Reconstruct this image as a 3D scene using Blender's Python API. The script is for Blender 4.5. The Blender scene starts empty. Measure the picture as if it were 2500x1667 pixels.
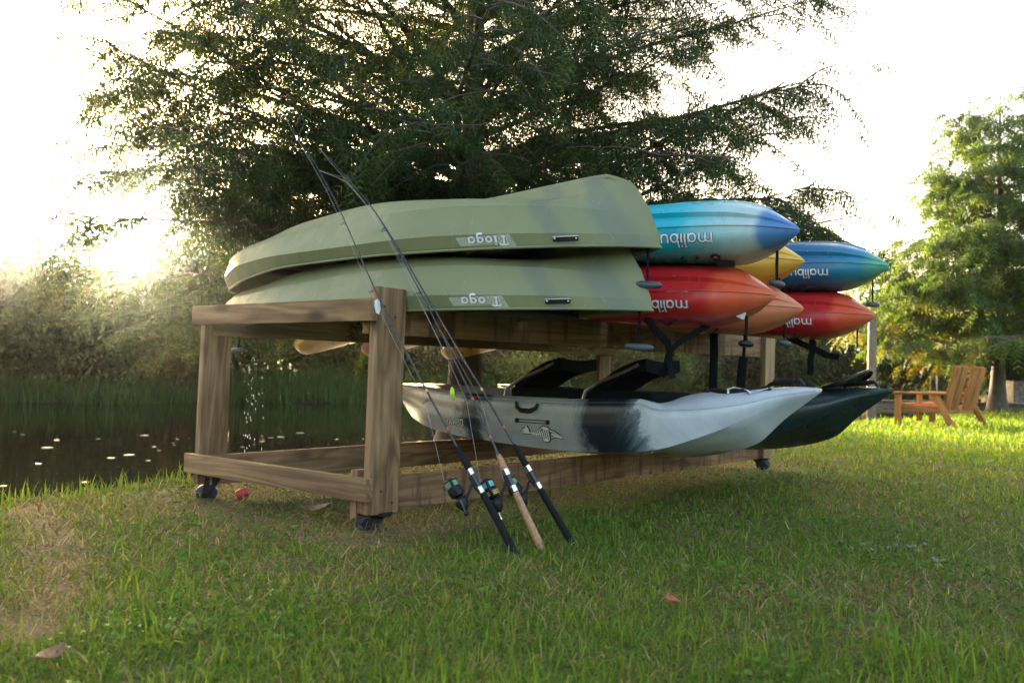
import bpy, bmesh, math, random
import numpy as np
from mathutils import Vector, Matrix
from mathutils.bvhtree import BVHTree

random.seed(7)
RNG = np.random.default_rng(11)
SC = bpy.context.scene
COL = SC.collection
PI = math.pi

# ------------------------------------------------------------------ camera
YAW, PITCH, ROLL = 0.69240, 0.03054, 0.02440
CAM = np.array([-2.3832, -2.7162, 0.7135])
FPX = 2212.92
cy_, sy_, cp_, sp_ = math.cos(YAW), math.sin(YAW), math.cos(PITCH), math.sin(PITCH)
FWD = np.array([cy_*cp_, sy_*cp_, sp_])
_r = np.array([sy_, -cy_, 0.0]); _u = np.cross(_r, FWD)
RGT = _r*math.cos(ROLL) + _u*math.sin(ROLL)
UPV = -_r*math.sin(ROLL) + _u*math.cos(ROLL)
cd = bpy.data.cameras.new('camera'); cam = bpy.data.objects.new('camera', cd); COL.objects.link(cam)
cam.matrix_world = Matrix(((RGT[0], UPV[0], -FWD[0], CAM[0]), (RGT[1], UPV[1], -FWD[1], CAM[1]),
                           (RGT[2], UPV[2], -FWD[2], CAM[2]), (0, 0, 0, 1)))
cd.sensor_width = 36.0; cd.lens = FPX/2500*36.0
cd.clip_start = 0.05; cd.clip_end = 1000
cd.dof.use_dof = True; cd.dof.focus_distance = 3.9; cd.dof.aperture_fstop = 4.0
SC.camera = cam

# ------------------------------------------------------------------ sun, sky, exposure
SUN_DIR = np.array([0.430, 0.888, 0.128]); SUN_DIR /= np.linalg.norm(SUN_DIR)
SUN_EL = math.asin(SUN_DIR[2]); SUN_AZ = math.atan2(SUN_DIR[0], SUN_DIR[1])
W = bpy.data.worlds.new('World'); SC.world = W; W.use_nodes = True
nt = W.node_tree; nt.nodes.clear()
sky = nt.nodes.new('ShaderNodeTexSky'); sky.sky_type = 'NISHITA'; sky.sun_disc = False
sky.sun_elevation = SUN_EL; sky.sun_rotation = SUN_AZ
sky.air_density = 0.8; sky.dust_density = 6.0; sky.ozone_density = 0.3; sky.altitude = 0
bg = nt.nodes.new('ShaderNodeBackground'); bg.inputs['Strength'].default_value = 0.15
wo = nt.nodes.new('ShaderNodeOutputWorld')
nt.links.new(sky.outputs[0], bg.inputs['Color']); nt.links.new(bg.outputs[0], wo.inputs['Surface'])
sl = bpy.data.lights.new('sun', 'SUN'); sl.energy = 4.0; sl.angle = math.radians(0.5); sl.color = (1.0, 0.84, 0.56)
so = bpy.data.objects.new('sun', sl); COL.objects.link(so)
so.rotation_euler = Vector(-SUN_DIR).to_track_quat('-Z', 'Y').to_euler()
so.location = (8, 18, 12)
SC.view_settings.view_transform = 'Standard'; SC.view_settings.look = 'None'
SC.view_settings.gamma = 1.0; SC.view_settings.use_curve_mapping = False
SC.view_settings.exposure = 3.35
SC.render.engine = 'CYCLES'
SC.cycles.use_denoising = True
SC.cycles.max_bounces = 8; SC.cycles.diffuse_bounces = 3; SC.cycles.glossy_bounces = 3
SC.cycles.transmission_bounces = 3; SC.cycles.volume_bounces = 0
SC.cycles.sample_clamp_indirect = 6.0

# ------------------------------------------------------------------ mesh helpers
class MB:
    """collects shapes; build() links them as ONE mesh object"""
    def __init__(s): s.v = []; s.f = []
    def add(s, vs, fs):
        n = len(s.v); s.v += [tuple(map(float, p)) for p in vs]; s.f += [tuple(i+n for i in f) for f in fs]; return s
    def box(s, c, d, M=None):
        x, y, z = d[0]/2, d[1]/2, d[2]/2
        vs = [Vector((a*x, b*y, e*z)) for e in (-1, 1) for b in (-1, 1) for a in (-1, 1)]
        if M is not None: vs = [M @ p for p in vs]
        vs = [p + Vector(c) for p in vs]
        return s.add(vs, [(0, 2, 3, 1), (4, 5, 7, 6), (0, 1, 5, 4), (2, 6, 7, 3), (0, 4, 6, 2), (1, 3, 7, 5)])
    def tube(s, pts, rad, n=8, caps=True, flat=1.0, ref=None):
        pts = [Vector(p) for p in pts]; m = len(pts)
        if not hasattr(rad, '__len__'): rad = [rad]*m
        T = []
        for i in range(m):
            a = pts[max(i-1, 0)]; b = pts[min(i+1, m-1)]; d = b-a
            T.append(d.normalized() if d.length > 1e-9 else Vector((0, 0, 1)))
        N = Vector(ref) if ref is not None else (Vector((0, 0, 1)) if abs(T[0].z) < .9 else Vector((1, 0, 0)))
        vs = []
        for i in range(m):
            N = (N - T[i]*N.dot(T[i]))
            N = N.normalized() if N.length > 1e-6 else T[i].orthogonal().normalized()
            B = T[i].cross(N)
            for k in range(n):
                a = 2*PI*k/n
                vs.append(pts[i] + (N*math.cos(a)*flat + B*math.sin(a))*rad[i])
        fs = [(i*n+k, i*n+(k+1) % n, (i+1)*n+(k+1) % n, (i+1)*n+k) for i in range(m-1) for k in range(n)]
        if caps: fs += [tuple(range(n-1, -1, -1)), tuple((m-1)*n+k for k in range(n))]
        return s.add(vs, fs)
    def lathe(s, o, ax, prof, n=20):
        """prof: (distance along ax, radius)"""
        o = Vector(o); ax = Vector(ax).normalized(); N = ax.orthogonal().normalized(); B = ax.cross(N)
        vs = []
        for (h, r) in prof:
            for k in range(n):
                a = 2*PI*k/n; vs.append(o + ax*h + (N*math.cos(a)+B*math.sin(a))*max(r, 1e-5))
        m = len(prof)
        fs = [(i*n+k, i*n+(k+1) % n, (i+1)*n+(k+1) % n, (i+1)*n+k) for i in range(m-1) for k in range(n)]
        fs += [tuple(range(n-1, -1, -1)), tuple((m-1)*n+k for k in range(n))]
        return s.add(vs, fs)
    def ball(s, c, r, nu=10, nv=7):
        r = (r, r, r) if not hasattr(r, '__len__') else r
        vs = []
        for j in range(1, nv):
            t = PI*j/nv
            for i in range(nu):
                a = 2*PI*i/nu; vs.append((c[0]+r[0]*math.sin(t)*math.cos(a), c[1]+r[1]*math.sin(t)*math.sin(a), c[2]+r[2]*math.cos(t)))
        fs = [(j*nu+i, (j+1)*nu+i, (j+1)*nu+(i+1) % nu, j*nu+(i+1) % nu) for j in range(nv-2) for i in range(nu)]
        vs += [(c[0], c[1], c[2]+r[2]), (c[0], c[1], c[2]-r[2])]; k = (nv-1)*nu
        fs += [(k, i, (i+1) % nu) for i in range(nu)] + [(k+1, (nv-2)*nu+(i+1) % nu, (nv-2)*nu+i) for i in range(nu)]
        return s.add(vs, fs)
    def build(s, name, mat, parent=None, smooth=True, angle=40, bevel=0, origin=None, seg=2):
        me = bpy.data.meshes.new(name)
        vs = s.v
        if origin is not None: vs = [(a-origin[0], b-origin[1], c-origin[2]) for a, b, c in vs]
        me.from_pydata(vs, [], s.f); me.update()
        if bevel:
            bm = bmesh.new(); bm.from_mesh(me)
            es = [e for e in bm.edges if len(e.link_faces) == 2 and e.calc_face_angle(0) > .6]
            bmesh.ops.bevel(bm, geom=es, offset=bevel, segments=seg, affect='EDGES', profile=.6)
            bm.to_mesh(me); bm.free()
        return link(name, me, mat, parent, smooth, angle, origin)

def link(name, me, mat, parent=None, smooth=True, angle=40, origin=None):
    if mat is not None and not me.materials: me.materials.append(mat)
    if smooth:
        me.polygons.foreach_set('use_smooth', [True]*len(me.polygons))
        me.set_sharp_from_angle(angle=math.radians(angle))
    o = bpy.data.objects.new(name, me); COL.objects.link(o)
    if parent is not None: o.parent = parent
    if origin is not None: o.location = origin
    return o

def tri_mesh(name, V, F, colors=None):
    """numpy triangle mesh with an optional per-vertex colour attribute 'tint'"""
    me = bpy.data.meshes.new(name)
    V = np.asarray(V, np.float32).reshape(-1, 3); F = np.asarray(F, np.int32).reshape(-1, 3)
    me.vertices.add(len(V)); me.vertices.foreach_set('co', V.ravel())
    me.loops.add(F.size); me.loops.foreach_set('vertex_index', F.ravel())
    me.polygons.add(len(F))
    me.polygons.foreach_set('loop_start', np.arange(0, F.size, 3, dtype=np.int32))
    me.polygons.foreach_set('loop_total', np.full(len(F), 3, np.int32))
    me.update(calc_edges=True)
    if colors is not None:
        ca = me.color_attributes.new('tint', 'FLOAT_COLOR', 'POINT')
        c4 = np.ones((len(V), 4), np.float32); c4[:, :3] = colors
        ca.data.foreach_set('color', c4.ravel())
    return me

def tag(o, label=None, cat=None, group=None, kind=None):
    if label: o['label'] = label
    if cat: o['category'] = cat
    if group: o['group'] = group
    if kind: o['kind'] = kind
    return o

def thing(name, loc, label, cat, group=None, rz=0.0):
    o = bpy.data.objects.new(name, None); COL.objects.link(o); o.location = loc; o.rotation_euler = (0, 0, rz)
    o.empty_display_size = .1
    return tag(o, label, cat, group)

# ------------------------------------------------------------------ materials
def nodes(name):
    m = bpy.data.materials.new(name); m.use_nodes = True
    n = m.node_tree; b = n.nodes['Principled BSDF']
    return m, n, b
def N(n, t, **kw):
    x = n.nodes.new(t)
    for k, v in kw.items():
        if k in x.inputs: x.inputs[k].default_value = v
        else: setattr(x, k, v)
    return x
def ramp(n, stops, interp='LINEAR'):
    r = n.nodes.new('ShaderNodeValToRGB'); r.color_ramp.interpolation = interp
    e = r.color_ramp.elements
    while len(e) < len(stops): e.new(.5)
    for i, (p, c) in enumerate(stops):
        e[i].position = p; e[i].color = (*c, 1) if len(c) == 3 else c
    return r
def objco(n):
    return n.nodes.new('ShaderNodeTexCoord').outputs['Object']
def noise_(n, co, scale, detail=4, rough=.55, dist=0):
    t = N(n, 'ShaderNodeTexNoise', Scale=scale, Detail=detail, Roughness=rough, Distortion=dist)
    n.links.new(co, t.inputs['Vector']); return t
def mixc(n, fac, a, b, mode='MIX'):
    x = n.nodes.new('ShaderNodeMix'); x.data_type = 'RGBA'; x.blend_type = mode
    for i, s in ((0, fac), (6, a), (7, b)):
        if hasattr(s, 'is_linked') or hasattr(s, 'links'): n.links.new(s, x.inputs[i])
        else: x.inputs[i].default_value = s if i == 0 else (*s, 1)
    return x.outputs[2]
def bump(n, h, b, strength=.3, dist=.01):
    x = N(n, 'ShaderNodeBump', Strength=strength, Distance=dist)
    n.links.new(h, x.inputs['Height']); n.links.new(x.outputs[0], b.inputs['Normal'])

def simple(name, col, rough=.5, var=.25, scale=12, metallic=0.0, bmp=.0, bscale=60, spec=.5, wear=None):
    m, n, b = nodes(name); co = objco(n)
    t = noise_(n, co, scale, 5)
    dark = tuple(c*(1-var) for c in col); lite = tuple(min(1, c*(1+var)) for c in col)
    r = ramp(n, [(.3, dark), (.7, lite)]); n.links.new(t.outputs[0], r.inputs[0]); out = r.outputs[0]
    if wear:
        t2 = noise_(n, co, scale*4, 6, .7); k = ramp(n, [(.6, (0, 0, 0)), (.72, (1, 1, 1))]); n.links.new(t2.outputs[0], k.inputs[0])
        out = mixc(n, k.outputs[0], out, wear)
    n.links.new(out, b.inputs['Base Color'])
    rr = ramp(n, [(.3, (rough*.8,)*3), (.7, (min(1, rough*1.2),)*3)]); n.links.new(t.outputs[0], rr.inputs[0]); n.links.new(rr.outputs[0], b.inputs['Roughness'])
    b.inputs['Metallic'].default_value = metallic; b.inputs['Specular IOR Level'].default_value = spec
    if bmp:
        t3 = noise_(n, co, bscale, 4); bump(n, t3.outputs[0], b, bmp, .004)
    return m

def wood(name, lo, hi, dark, rough=.75, knots=True, wet=0.0):
    """boards are modelled with their length along local X"""
    m, n, b = nodes(name); co = objco(n)
    oi = n.nodes.new('ShaderNodeObjectInfo')
    off = N(n, 'ShaderNodeVectorMath', operation='MULTIPLY_ADD')
    cx = n.nodes.new('ShaderNodeCombineXYZ'); n.links.new(oi.outputs['Random'], cx.inputs[0]); n.links.new(oi.outputs['Random'], cx.inputs[1]); n.links.new(oi.outputs['Random'], cx.inputs[2])
    n.links.new(cx.outputs[0], off.inputs[0]); off.inputs[1].default_value = (37.3, 11.1, 5.7); n.links.new(co, off.inputs[2])
    mp = N(n, 'ShaderNodeMapping'); mp.inputs['Scale'].default_value = (.55, 6.5, 6.5); n.links.new(off.outputs[0], mp.inputs['Vector'])
    warp = noise_(n, mp.outputs[0], 1.3, 3, .5, 0.6)
    wav = N(n, 'ShaderNodeMath', operation='MULTIPLY'); n.links.new(warp.outputs[0], wav.inputs[0]); wav.inputs[1].default_value = 6.0
    fr = N(n, 'ShaderNodeMath', operation='PINGPONG'); n.links.new(wav.outputs[0], fr.inputs[0]); fr.inputs[1].default_value = .5
    g2 = N(n, 'ShaderNodeMapping'); g2.inputs['Scale'].default_value = (1.6, 52, 52); n.links.new(off.outputs[0], g2.inputs['Vector'])
    fine = noise_(n, g2.outputs[0], 1.0, 5, .65)
    mid = tuple(.55*a+.45*b for a, b in zip(dark, lo)); r1 = ramp(n, [(.05, mid), (.35, lo), (1, hi)])
    s = N(n, 'ShaderNodeMath', operation='MULTIPLY'); n.links.new(fr.outputs[0], s.inputs[0]); s.inputs[1].default_value = 1.9
    n.links.new(s.outputs[0], r1.inputs[0])
    rf = ramp(n, [(.34, (.62, .57, .53)), (.6, (1.05, 1.05, 1.05))]); n.links.new(fine.outputs[0], rf.inputs[0])
    c = mixc(n, .8, r1.outputs[0], rf.outputs[0], 'MULTIPLY')
    big = noise_(n, off.outputs[0], 2.2, 4, .6); rb = ramp(n, [(.35, (.62, .6, .58)), (.68, (1.15, 1.12, 1.1))]); n.links.new(big.outputs[0], rb.inputs[0])
    c = mixc(n, .75, c, rb.outputs[0], 'MULTIPLY')
    if knots:
        kp = N(n, 'ShaderNodeMapping'); kp.inputs['Scale'].default_value = (2.6, 6.5, 6.5); n.links.new(off.outputs[0], kp.inputs['Vector'])
        vo = N(n, 'ShaderNodeTexVoronoi', Scale=1.0); n.links.new(kp.outputs[0], vo.inputs['Vector'])
        kr = ramp(n, [(.09, (1, 1, 1)), (.22, (0, 0, 0))]); n.links.new(vo.outputs['Distance'], kr.inputs[0])
        c = mixc(n, kr.outputs[0], c, tuple(x*.55 for x in dark))
    if wet:
        wp = N(n, 'ShaderNodeMapping'); wp.inputs['Scale'].default_value = (9, 1.6, 1.6); n.links.new(off.outputs[0], wp.inputs['Vector'])
        wn = noise_(n, wp.outputs[0], 1.6, 5, .6); wr = ramp(n, [(.5, (0, 0, 0)), (.6, (wet,)*3)]); n.links.new(wn.outputs[0], wr.inputs[0])
        c = mixc(n, wr.outputs[0], c, (.075, .032, .016))
    n.links.new(c, b.inputs['Base Color']); b.inputs['Roughness'].default_value = rough
    b.inputs['Specular IOR Level'].default_value = .35
    bump(n, fine.outputs[0], b, .35, .003)
    return m

def leafmat(name, trans=.4, rough=.55, gain=1.0, tint=(1, 1, 1), spec=.25):
    m, n, b = nodes(name)
    at = N(n, 'ShaderNodeAttribute', attribute_name='tint')
    c = mixc(n, 1.0, at.outputs['Color'], tuple(gain*t for t in tint), 'MULTIPLY')
    n.links.new(c, b.inputs['Base Color']); b.inputs['Roughness'].default_value = rough
    b.inputs['Specular IOR Level'].default_value = spec
    tr = n.nodes.new('ShaderNodeBsdfTranslucent')
    c2 = mixc(n, 1.0, c, (1.25, 1.15, .6), 'MULTIPLY'); n.links.new(c2, tr.inputs['Color'])
    mx = n.nodes.new('ShaderNodeMixShader'); mx.inputs[0].default_value = trans
    n.links.new(b.outputs[0], mx.inputs[1]); n.links.new(tr.outputs[0], mx.inputs[2])
    n.links.new(mx.outputs[0], n.nodes['Material Output'].inputs['Surface'])
    return m

M = {}
M['timber'] = wood('weathered_timber', (.24, .142, .066), (.35, .225, .115), (.135, .074, .034))
M['timber_wet'] = wood('water_stained_timber', (.23, .13, .06), (.33, .20, .10), (.13, .068, .03), wet=.85)
M['timber_new'] = wood('yellow_timber', (.30, .20, .10), (.38, .27, .14), (.2, .12, .06))
M['chair_wood'] = wood('orange_stained_wood', (.36, .145, .036), (.46, .21, .06), (.2, .08, .02), knots=False)
M['grey_wood'] = wood('grey_dock_wood', (.22, .20, .17), (.32, .30, .27), (.12, .11, .095), knots=False)
M['pole_wood'] = wood('pole_wood', (.22, .18, .12), (.3, .25, .17), (.14, .11, .07), knots=False)
M['black'] = simple('black_plastic', (.008, .008, .009), .45, .3, 30, spec=.25)
M['black_cloth'] = simple('black_webbing', (.006, .006, .007), .85, .3, 80, bmp=.3, bscale=300, spec=.1)
M['dark_metal'] = simple('dark_metal', (.05, .055, .06), .35, .2, 30, metallic=.7)
M['chrome'] = simple('bright_metal', (.72, .72, .72), .22, .1, 40, metallic=1.0)
M['alum'] = simple('aluminium_tube', (.5, .5, .5), .35, .15, 40, metallic=1.0)
M['toggle_grey'] = simple('grey_rubber', (.045, .055, .065), .5, .35, 25)
M['white'] = simple('white_print', (.62, .62, .62), .55, .12, 60)
M['silver_print'] = simple('silver_print', (.55, .55, .46), .5, .2, 50)
M['patch_print'] = simple('faded_grey_decal', (.33, .36, .26), .5, .2, 50)
M['dark_print'] = simple('dark_print', (.02, .02, .025), .5, .2, 50)
M['red_plastic'] = simple('red_plastic', (.5, .05, .04), .4, .2, 30)
M['paper'] = simple('torn_paper', (.75, .78, .8), .9, .08, 60, bmp=.3, bscale=90)
M['cork'] = simple('cork_grip', (.36, .19, .10), .8, .35, 90, bmp=.5, bscale=160)
M['eva'] = simple('black_foam', (.010, .010, .011), .8, .25, 60, bmp=.3, bscale=240, spec=.15)
M['blank'] = simple('rod_blank', (.022, .025, .03), .3, .2, 30)
M['line_green'] = simple('green_line', (.10, .28, .17), .6, .25, 120, bmp=.5, bscale=300)
M['line_teal'] = simple('teal_line', (.12, .42, .40), .6, .25, 120, bmp=.5, bscale=300)
M['mono'] = simple('clear_line', (.35, .36, .33), .3, .1, 40)
M['gold'] = simple('gold_print', (.6, .36, .06), .4, .2, 60)
M['lure'] = simple('lime_lure', (.45, .75, .05), .35, .25, 60)
M['lure_or'] = simple('orange_lure', (.75, .25, .03), .35, .25, 60)
M['wheel'] = simple('blue_black_wheel', (.012, .022, .05), .5, .4, 20)
M['stone'] = simple('pale_stone', (.17, .17, .17), .8, .3, 40, bmp=.5, bscale=60)
M['bark'] = simple('brown_bark', (.085, .06, .042), .9, .45, 9, bmp=.8, bscale=30)
M['bark_grey'] = simple('grey_bark', (.11, .09, .07), .9, .4, 6, bmp=.8, bscale=14)
M['cypress'] = leafmat('cypress_leaf', .42)
M['blade'] = leafmat('grass_leaf', .38, .65, spec=.12)
M['woods'] = leafmat('woodland_leaf', .25, .7, spec=.08)
M['pad'] = simple('floating_leaf', (.28, .26, .2), .4, .2, 20)

# ------------------------------------------------------------------ terrain
WATER_Z = -0.34
G0 = .055
BX = np.array([-130, -40, -12, -3, -.61, -.06, .5, 2, 4, 8, 11.9, 13.9, 20, 40, 130.])
BYV = np.array([-60, -14, -1.5, 1.2, 1.82, 2.1, 2.12, 2.4, 2.55, 2.42, 2.18, 1.95, 2.3, 4.5, 12.])
FX = np.array([-130, -60, -20, 0, 6.2, 8, 10.3, 14, 20, 30, 45, 130.])
FYV = np.array([40, 40, 30, 22.5, 19.6, 18.0, 18.4, 16.5, 14.2, 12.6, 12.5, 20.])
def bank_y(x): return np.interp(x, BX, BYV)
def far_y(x): return np.interp(x, FX, FYV)
def sst(a, b, x):
    t = np.clip((x-a)/(b-a), 0, 1); return t*t*(3-2*t)
_ph = RNG.uniform(0, 6.28, (24, 2)); _fr = RNG.normal(0, 1, (24, 2))
def vnoise(x, y, s, k=0):
    x = np.asarray(x, float)*s; y = np.asarray(y, float)*s; o = 0
    for i in range(k, k+8):
        fx, fy = _fr[i % 24]; l = math.hypot(fx, fy)+1e-6; w = .7+.22*((i*7) % 8)
        o = o + np.sin(x*fx/l*w*2 + y*fy/l*w*2 + _ph[i % 24, 0])
    return np.clip(.5 + o/6.5, 0, 1)
def ground_h(x, y):
    lip = .06*(vnoise(x, y, 4.0, 3)-.5)
    d = y-bank_y(x)+lip*2
    h = G0 + .022*(vnoise(x, y, 1.2)-.5) + .012*(vnoise(x, y, 5, 9)-.5) - .95*sst(-.05, .8, d) - .03*sst(-.5, 0, d)
    e = y-far_y(x)
    h = h + 1.25*sst(-1.3, 1.6, e) + .0*e
    return h
PATH = np.array([(-.50, 1.75), (-.68, 1.33), (-.89, .66), (-1.05, .21), (-1.26, -.18), (-1.43, -.44)])
def path_d(x, y):
    P = np.stack([x, y], -1); best = np.full(np.shape(x), 9.0)
    for a, b in zip(PATH[:-1], PATH[1:]):
        ab = b-a; t = np.clip(((P-a)@ab)/(ab@ab), 0, 1)
        best = np.minimum(best, np.linalg.norm(P-a-t[..., None]*ab, axis=-1))
    return best
def dirt(x, y):
    return np.exp(-(path_d(x, y)/.085)**2)*(.35+.8*vnoise(x, y, 7, 5))
BROWN = [(-.3, .35, .5, .6), (.05, -.1, .4, .55), (-.6, -.35, .33, .55), (.7, -2.05, .38, .7), (.35, -1.83, .3, .4), (2.6, -.9, .6, .4), (1.2, -1.0, .35, .35), (-.1, 1.2, .5, .4)]
def straw(x, y):
    s = .02 + .26*sst(.42, .9, vnoise(x, y, 1.5, 2)) + .18*sst(.5, .9, vnoise(x, y, 5.5, 11))
    for bx, by, r, a in BROWN: s = s + a*np.exp(-((x-bx)**2+(y-by)**2)/r**2)*(.4+.9*vnoise(x, y, 4, 6))
    s = s + .32*sst(-.35, .15, y)*sst(1.9, 1.3, y)*sst(-.2, .3, x)*sst(4.3, 3.6, x)
    s = s*(1-.55*sst(4.5, 7.5, x)) + .95*dirt(x, y)
    return np.clip(s, 0, 1)

def grow(a, b, step, f=1.13, lim=130):
    out = list(np.arange(a, b+1e-6, step)); s = step; x = b
    while x < lim: s *= f; x += s; out.append(min(x, lim))
    s = step; x = a; pre = []
    while x > -lim: s *= f; x -= s; pre.append(max(x, -lim))
    return np.array(pre[::-1]+out)
gx = grow(-3.2, 6.0, .09); gy = grow(-3.4, 3.6, .09)
GX, GY = np.meshgrid(gx, gy); GZ = ground_h(GX, GY)
nx, ny = len(gx), len(gy)
idx = np.arange(nx*ny).reshape(ny, nx)
a, b, c, d = idx[:-1, :-1].ravel(), idx[:-1, 1:].ravel(), idx[1:, 1:].ravel(), idx[1:, :-1].ravel()
S = straw(GX, GY).ravel()[:, None]; DD = np.clip(dirt(GX, GY), 0, 1).ravel()[:, None]
gc = (1-S)*np.array([.085, .115, .028]) + S*np.array([.16, .12, .058])
gc = gc*(1-DD) + DD*np.array([.21, .15, .085])
wet = sst(-.05, .35, (GY-bank_y(GX))).ravel()[:, None]; gc = gc*(1-wet) + wet*np.array([.03, .024, .014])
me = tri_mesh('lawn', np.stack([GX, GY, GZ], -1), np.concatenate([np.stack([a, b, c], -1), np.stack([a, c, d], -1)]), gc)
m, n, bs = nodes('soil_and_turf'); at = N(n, 'ShaderNodeAttribute', attribute_name='tint'); co = objco(n)
t1 = noise_(n, co, 60, 8, .8); r1 = ramp(n, [(.33, (.22, .21, .19)), (.5, (.8, .78, .74)), (.68, (1.7, 1.62, 1.45))]); n.links.new(t1.outputs[0], r1.inputs[0])
n.links.new(mixc(n, 1, at.outputs['Color'], r1.outputs[0], 'MULTIPLY'), bs.inputs['Base Color']); bs.inputs['Roughness'].default_value = .95
bs.inputs['Specular IOR Level'].default_value = .15; bump(n, t1.outputs[0], bs, .8, .015)
lawn = link('lawn', me, m); tag(lawn, kind='structure')

# pond
mb = MB(); s = 128
mb.add([(-s, -s, WATER_Z), (s, -s, WATER_Z), (s, s, WATER_Z), (-s, s, WATER_Z)], [(0, 1, 2, 3)])
m, n, bs = nodes('dark_pond_water'); co = objco(n)
bs.inputs['Base Color'].default_value = (.012, .011, .006, 1); bs.inputs['Roughness'].default_value = .04; bs.inputs['IOR'].default_value = 1.33
mp = N(n, 'ShaderNodeMapping'); mp.inputs['Scale'].default_value = (1, 1.8, 1); n.links.new(co, mp.inputs['Vector'])
t1 = noise_(n, mp.outputs[0], 2.2, 3, .5); bump(n, t1.outputs[0], bs, .12, .02)
pond = mb.build('pond_water', m, smooth=False); tag(pond, kind='structure')

# air: one closed volume box round everything
HAZE = 0.0011
mb = MB(); mb.box((0, 0, 5.7), (276, 276, 14.2))
m = bpy.data.materials.new('pale_haze'); m.use_nodes = True; n = m.node_tree; n.nodes.clear()
pv = n.nodes.new('ShaderNodeVolumePrincipled'); pv.inputs['Color'].default_value = (.95, .94, .9, 1)
pv.inputs['Density'].default_value = HAZE; pv.inputs['Anisotropy'].default_value = .97
ou = n.nodes.new('ShaderNodeOutputMaterial'); n.links.new(pv.outputs[0], ou.inputs['Volume'])
hz = mb.build('haze', m, smooth=False); tag(hz, kind='stuff')

# ------------------------------------------------------------------ foliage generators
def frames(D, up=(0, 0, 1)):
    D = D/np.maximum(np.linalg.norm(D, axis=-1, keepdims=True), 1e-9)
    A = np.cross(D, np.array(up)); l = np.linalg.norm(A, axis=-1, keepdims=True)
    A = np.where(l < 1e-3, np.array([1., 0, 0]), A/np.maximum(l, 1e-9))
    return D, A, np.cross(A, D)

def sprays(P, D, L, W, cols, pairs=6, rng=RNG, droop=.25, wid=.16):
    """feathery cypress sprays: 'pairs' of thin leaflets on both sides of an axis"""
    n = len(P); D, A, U = frames(D)
    roll = rng.uniform(-PI, PI, n)[:, None]
    A, U = A*np.cos(roll)+U*np.sin(roll), U*np.cos(roll)-A*np.sin(roll)
    V = np.zeros((n, pairs*2, 3, 3), np.float32)
    L = L[:, None]; W = W[:, None]
    for k in range(pairs):
        t = (k+.6)/pairs
        for si, sg in enumerate((-1, 1)):
            base = P + D*L*t - np.array([0, 0, 1])*L*droop*t*t
            ln = W*(1-.55*abs(t-.4))*rng.uniform(.7, 1.2, (n, 1))
            tip = base + (A*sg*.85 + D*.55 + U*rng.uniform(-.35, .35, (n, 1)))*ln - np.array([0, 0, .25])*ln
            side = D*ln*wid
            V[:, k*2+si, 0] = base-side*.7; V[:, k*2+si, 1] = base+side*.7; V[:, k*2+si, 2] = tip
    F = np.arange(n*pairs*2*3).reshape(-1, 3)
    C = np.repeat(cols, pairs*6, axis=0)
    return V.reshape(-1, 3), F, C

class FolBuf:
    def __init__(s): s.V = []; s.F = []; s.C = []; s.n = 0
    def add(s, V, F, C):
        s.V.append(V); s.F.append(F+s.n); s.C.append(C); s.n += len(V)
    def mesh(s, name): return tri_mesh(name, np.concatenate(s.V), np.concatenate(s.F), np.concatenate(s.C))

def palette(n, cols, w, rng=RNG, jit=.25):
    c = np.array(cols)[rng.choice(len(cols), n, p=np.array(w)/sum(w))]
    return c*rng.uniform(1-jit, 1+jit, (n, 1))

def limb_path(rng, base, az, L, rise, curve, n=9, wob=.06):
    pts = [np.array(base)]; el = rise; a = az
    for i in range(n):
        el += curve/n; a += rng.normal(0, wob)
        pts.append(pts[-1] + L/n*np.array([math.cos(a)*math.cos(el), math.sin(a)*math.cos(el), math.sin(el)]))
        el += rng.normal(0, wob*.6)
    return np.array(pts)
def along(pts, t):
    t = np.clip(t, 0, 1)*(len(pts)-1); i = np.minimum(t.astype(int), len(pts)-2); f = (t-i)[:, None]
    return pts[i]*(1-f)+pts[i+1]*f, pts[i+1]-pts[i]

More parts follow.
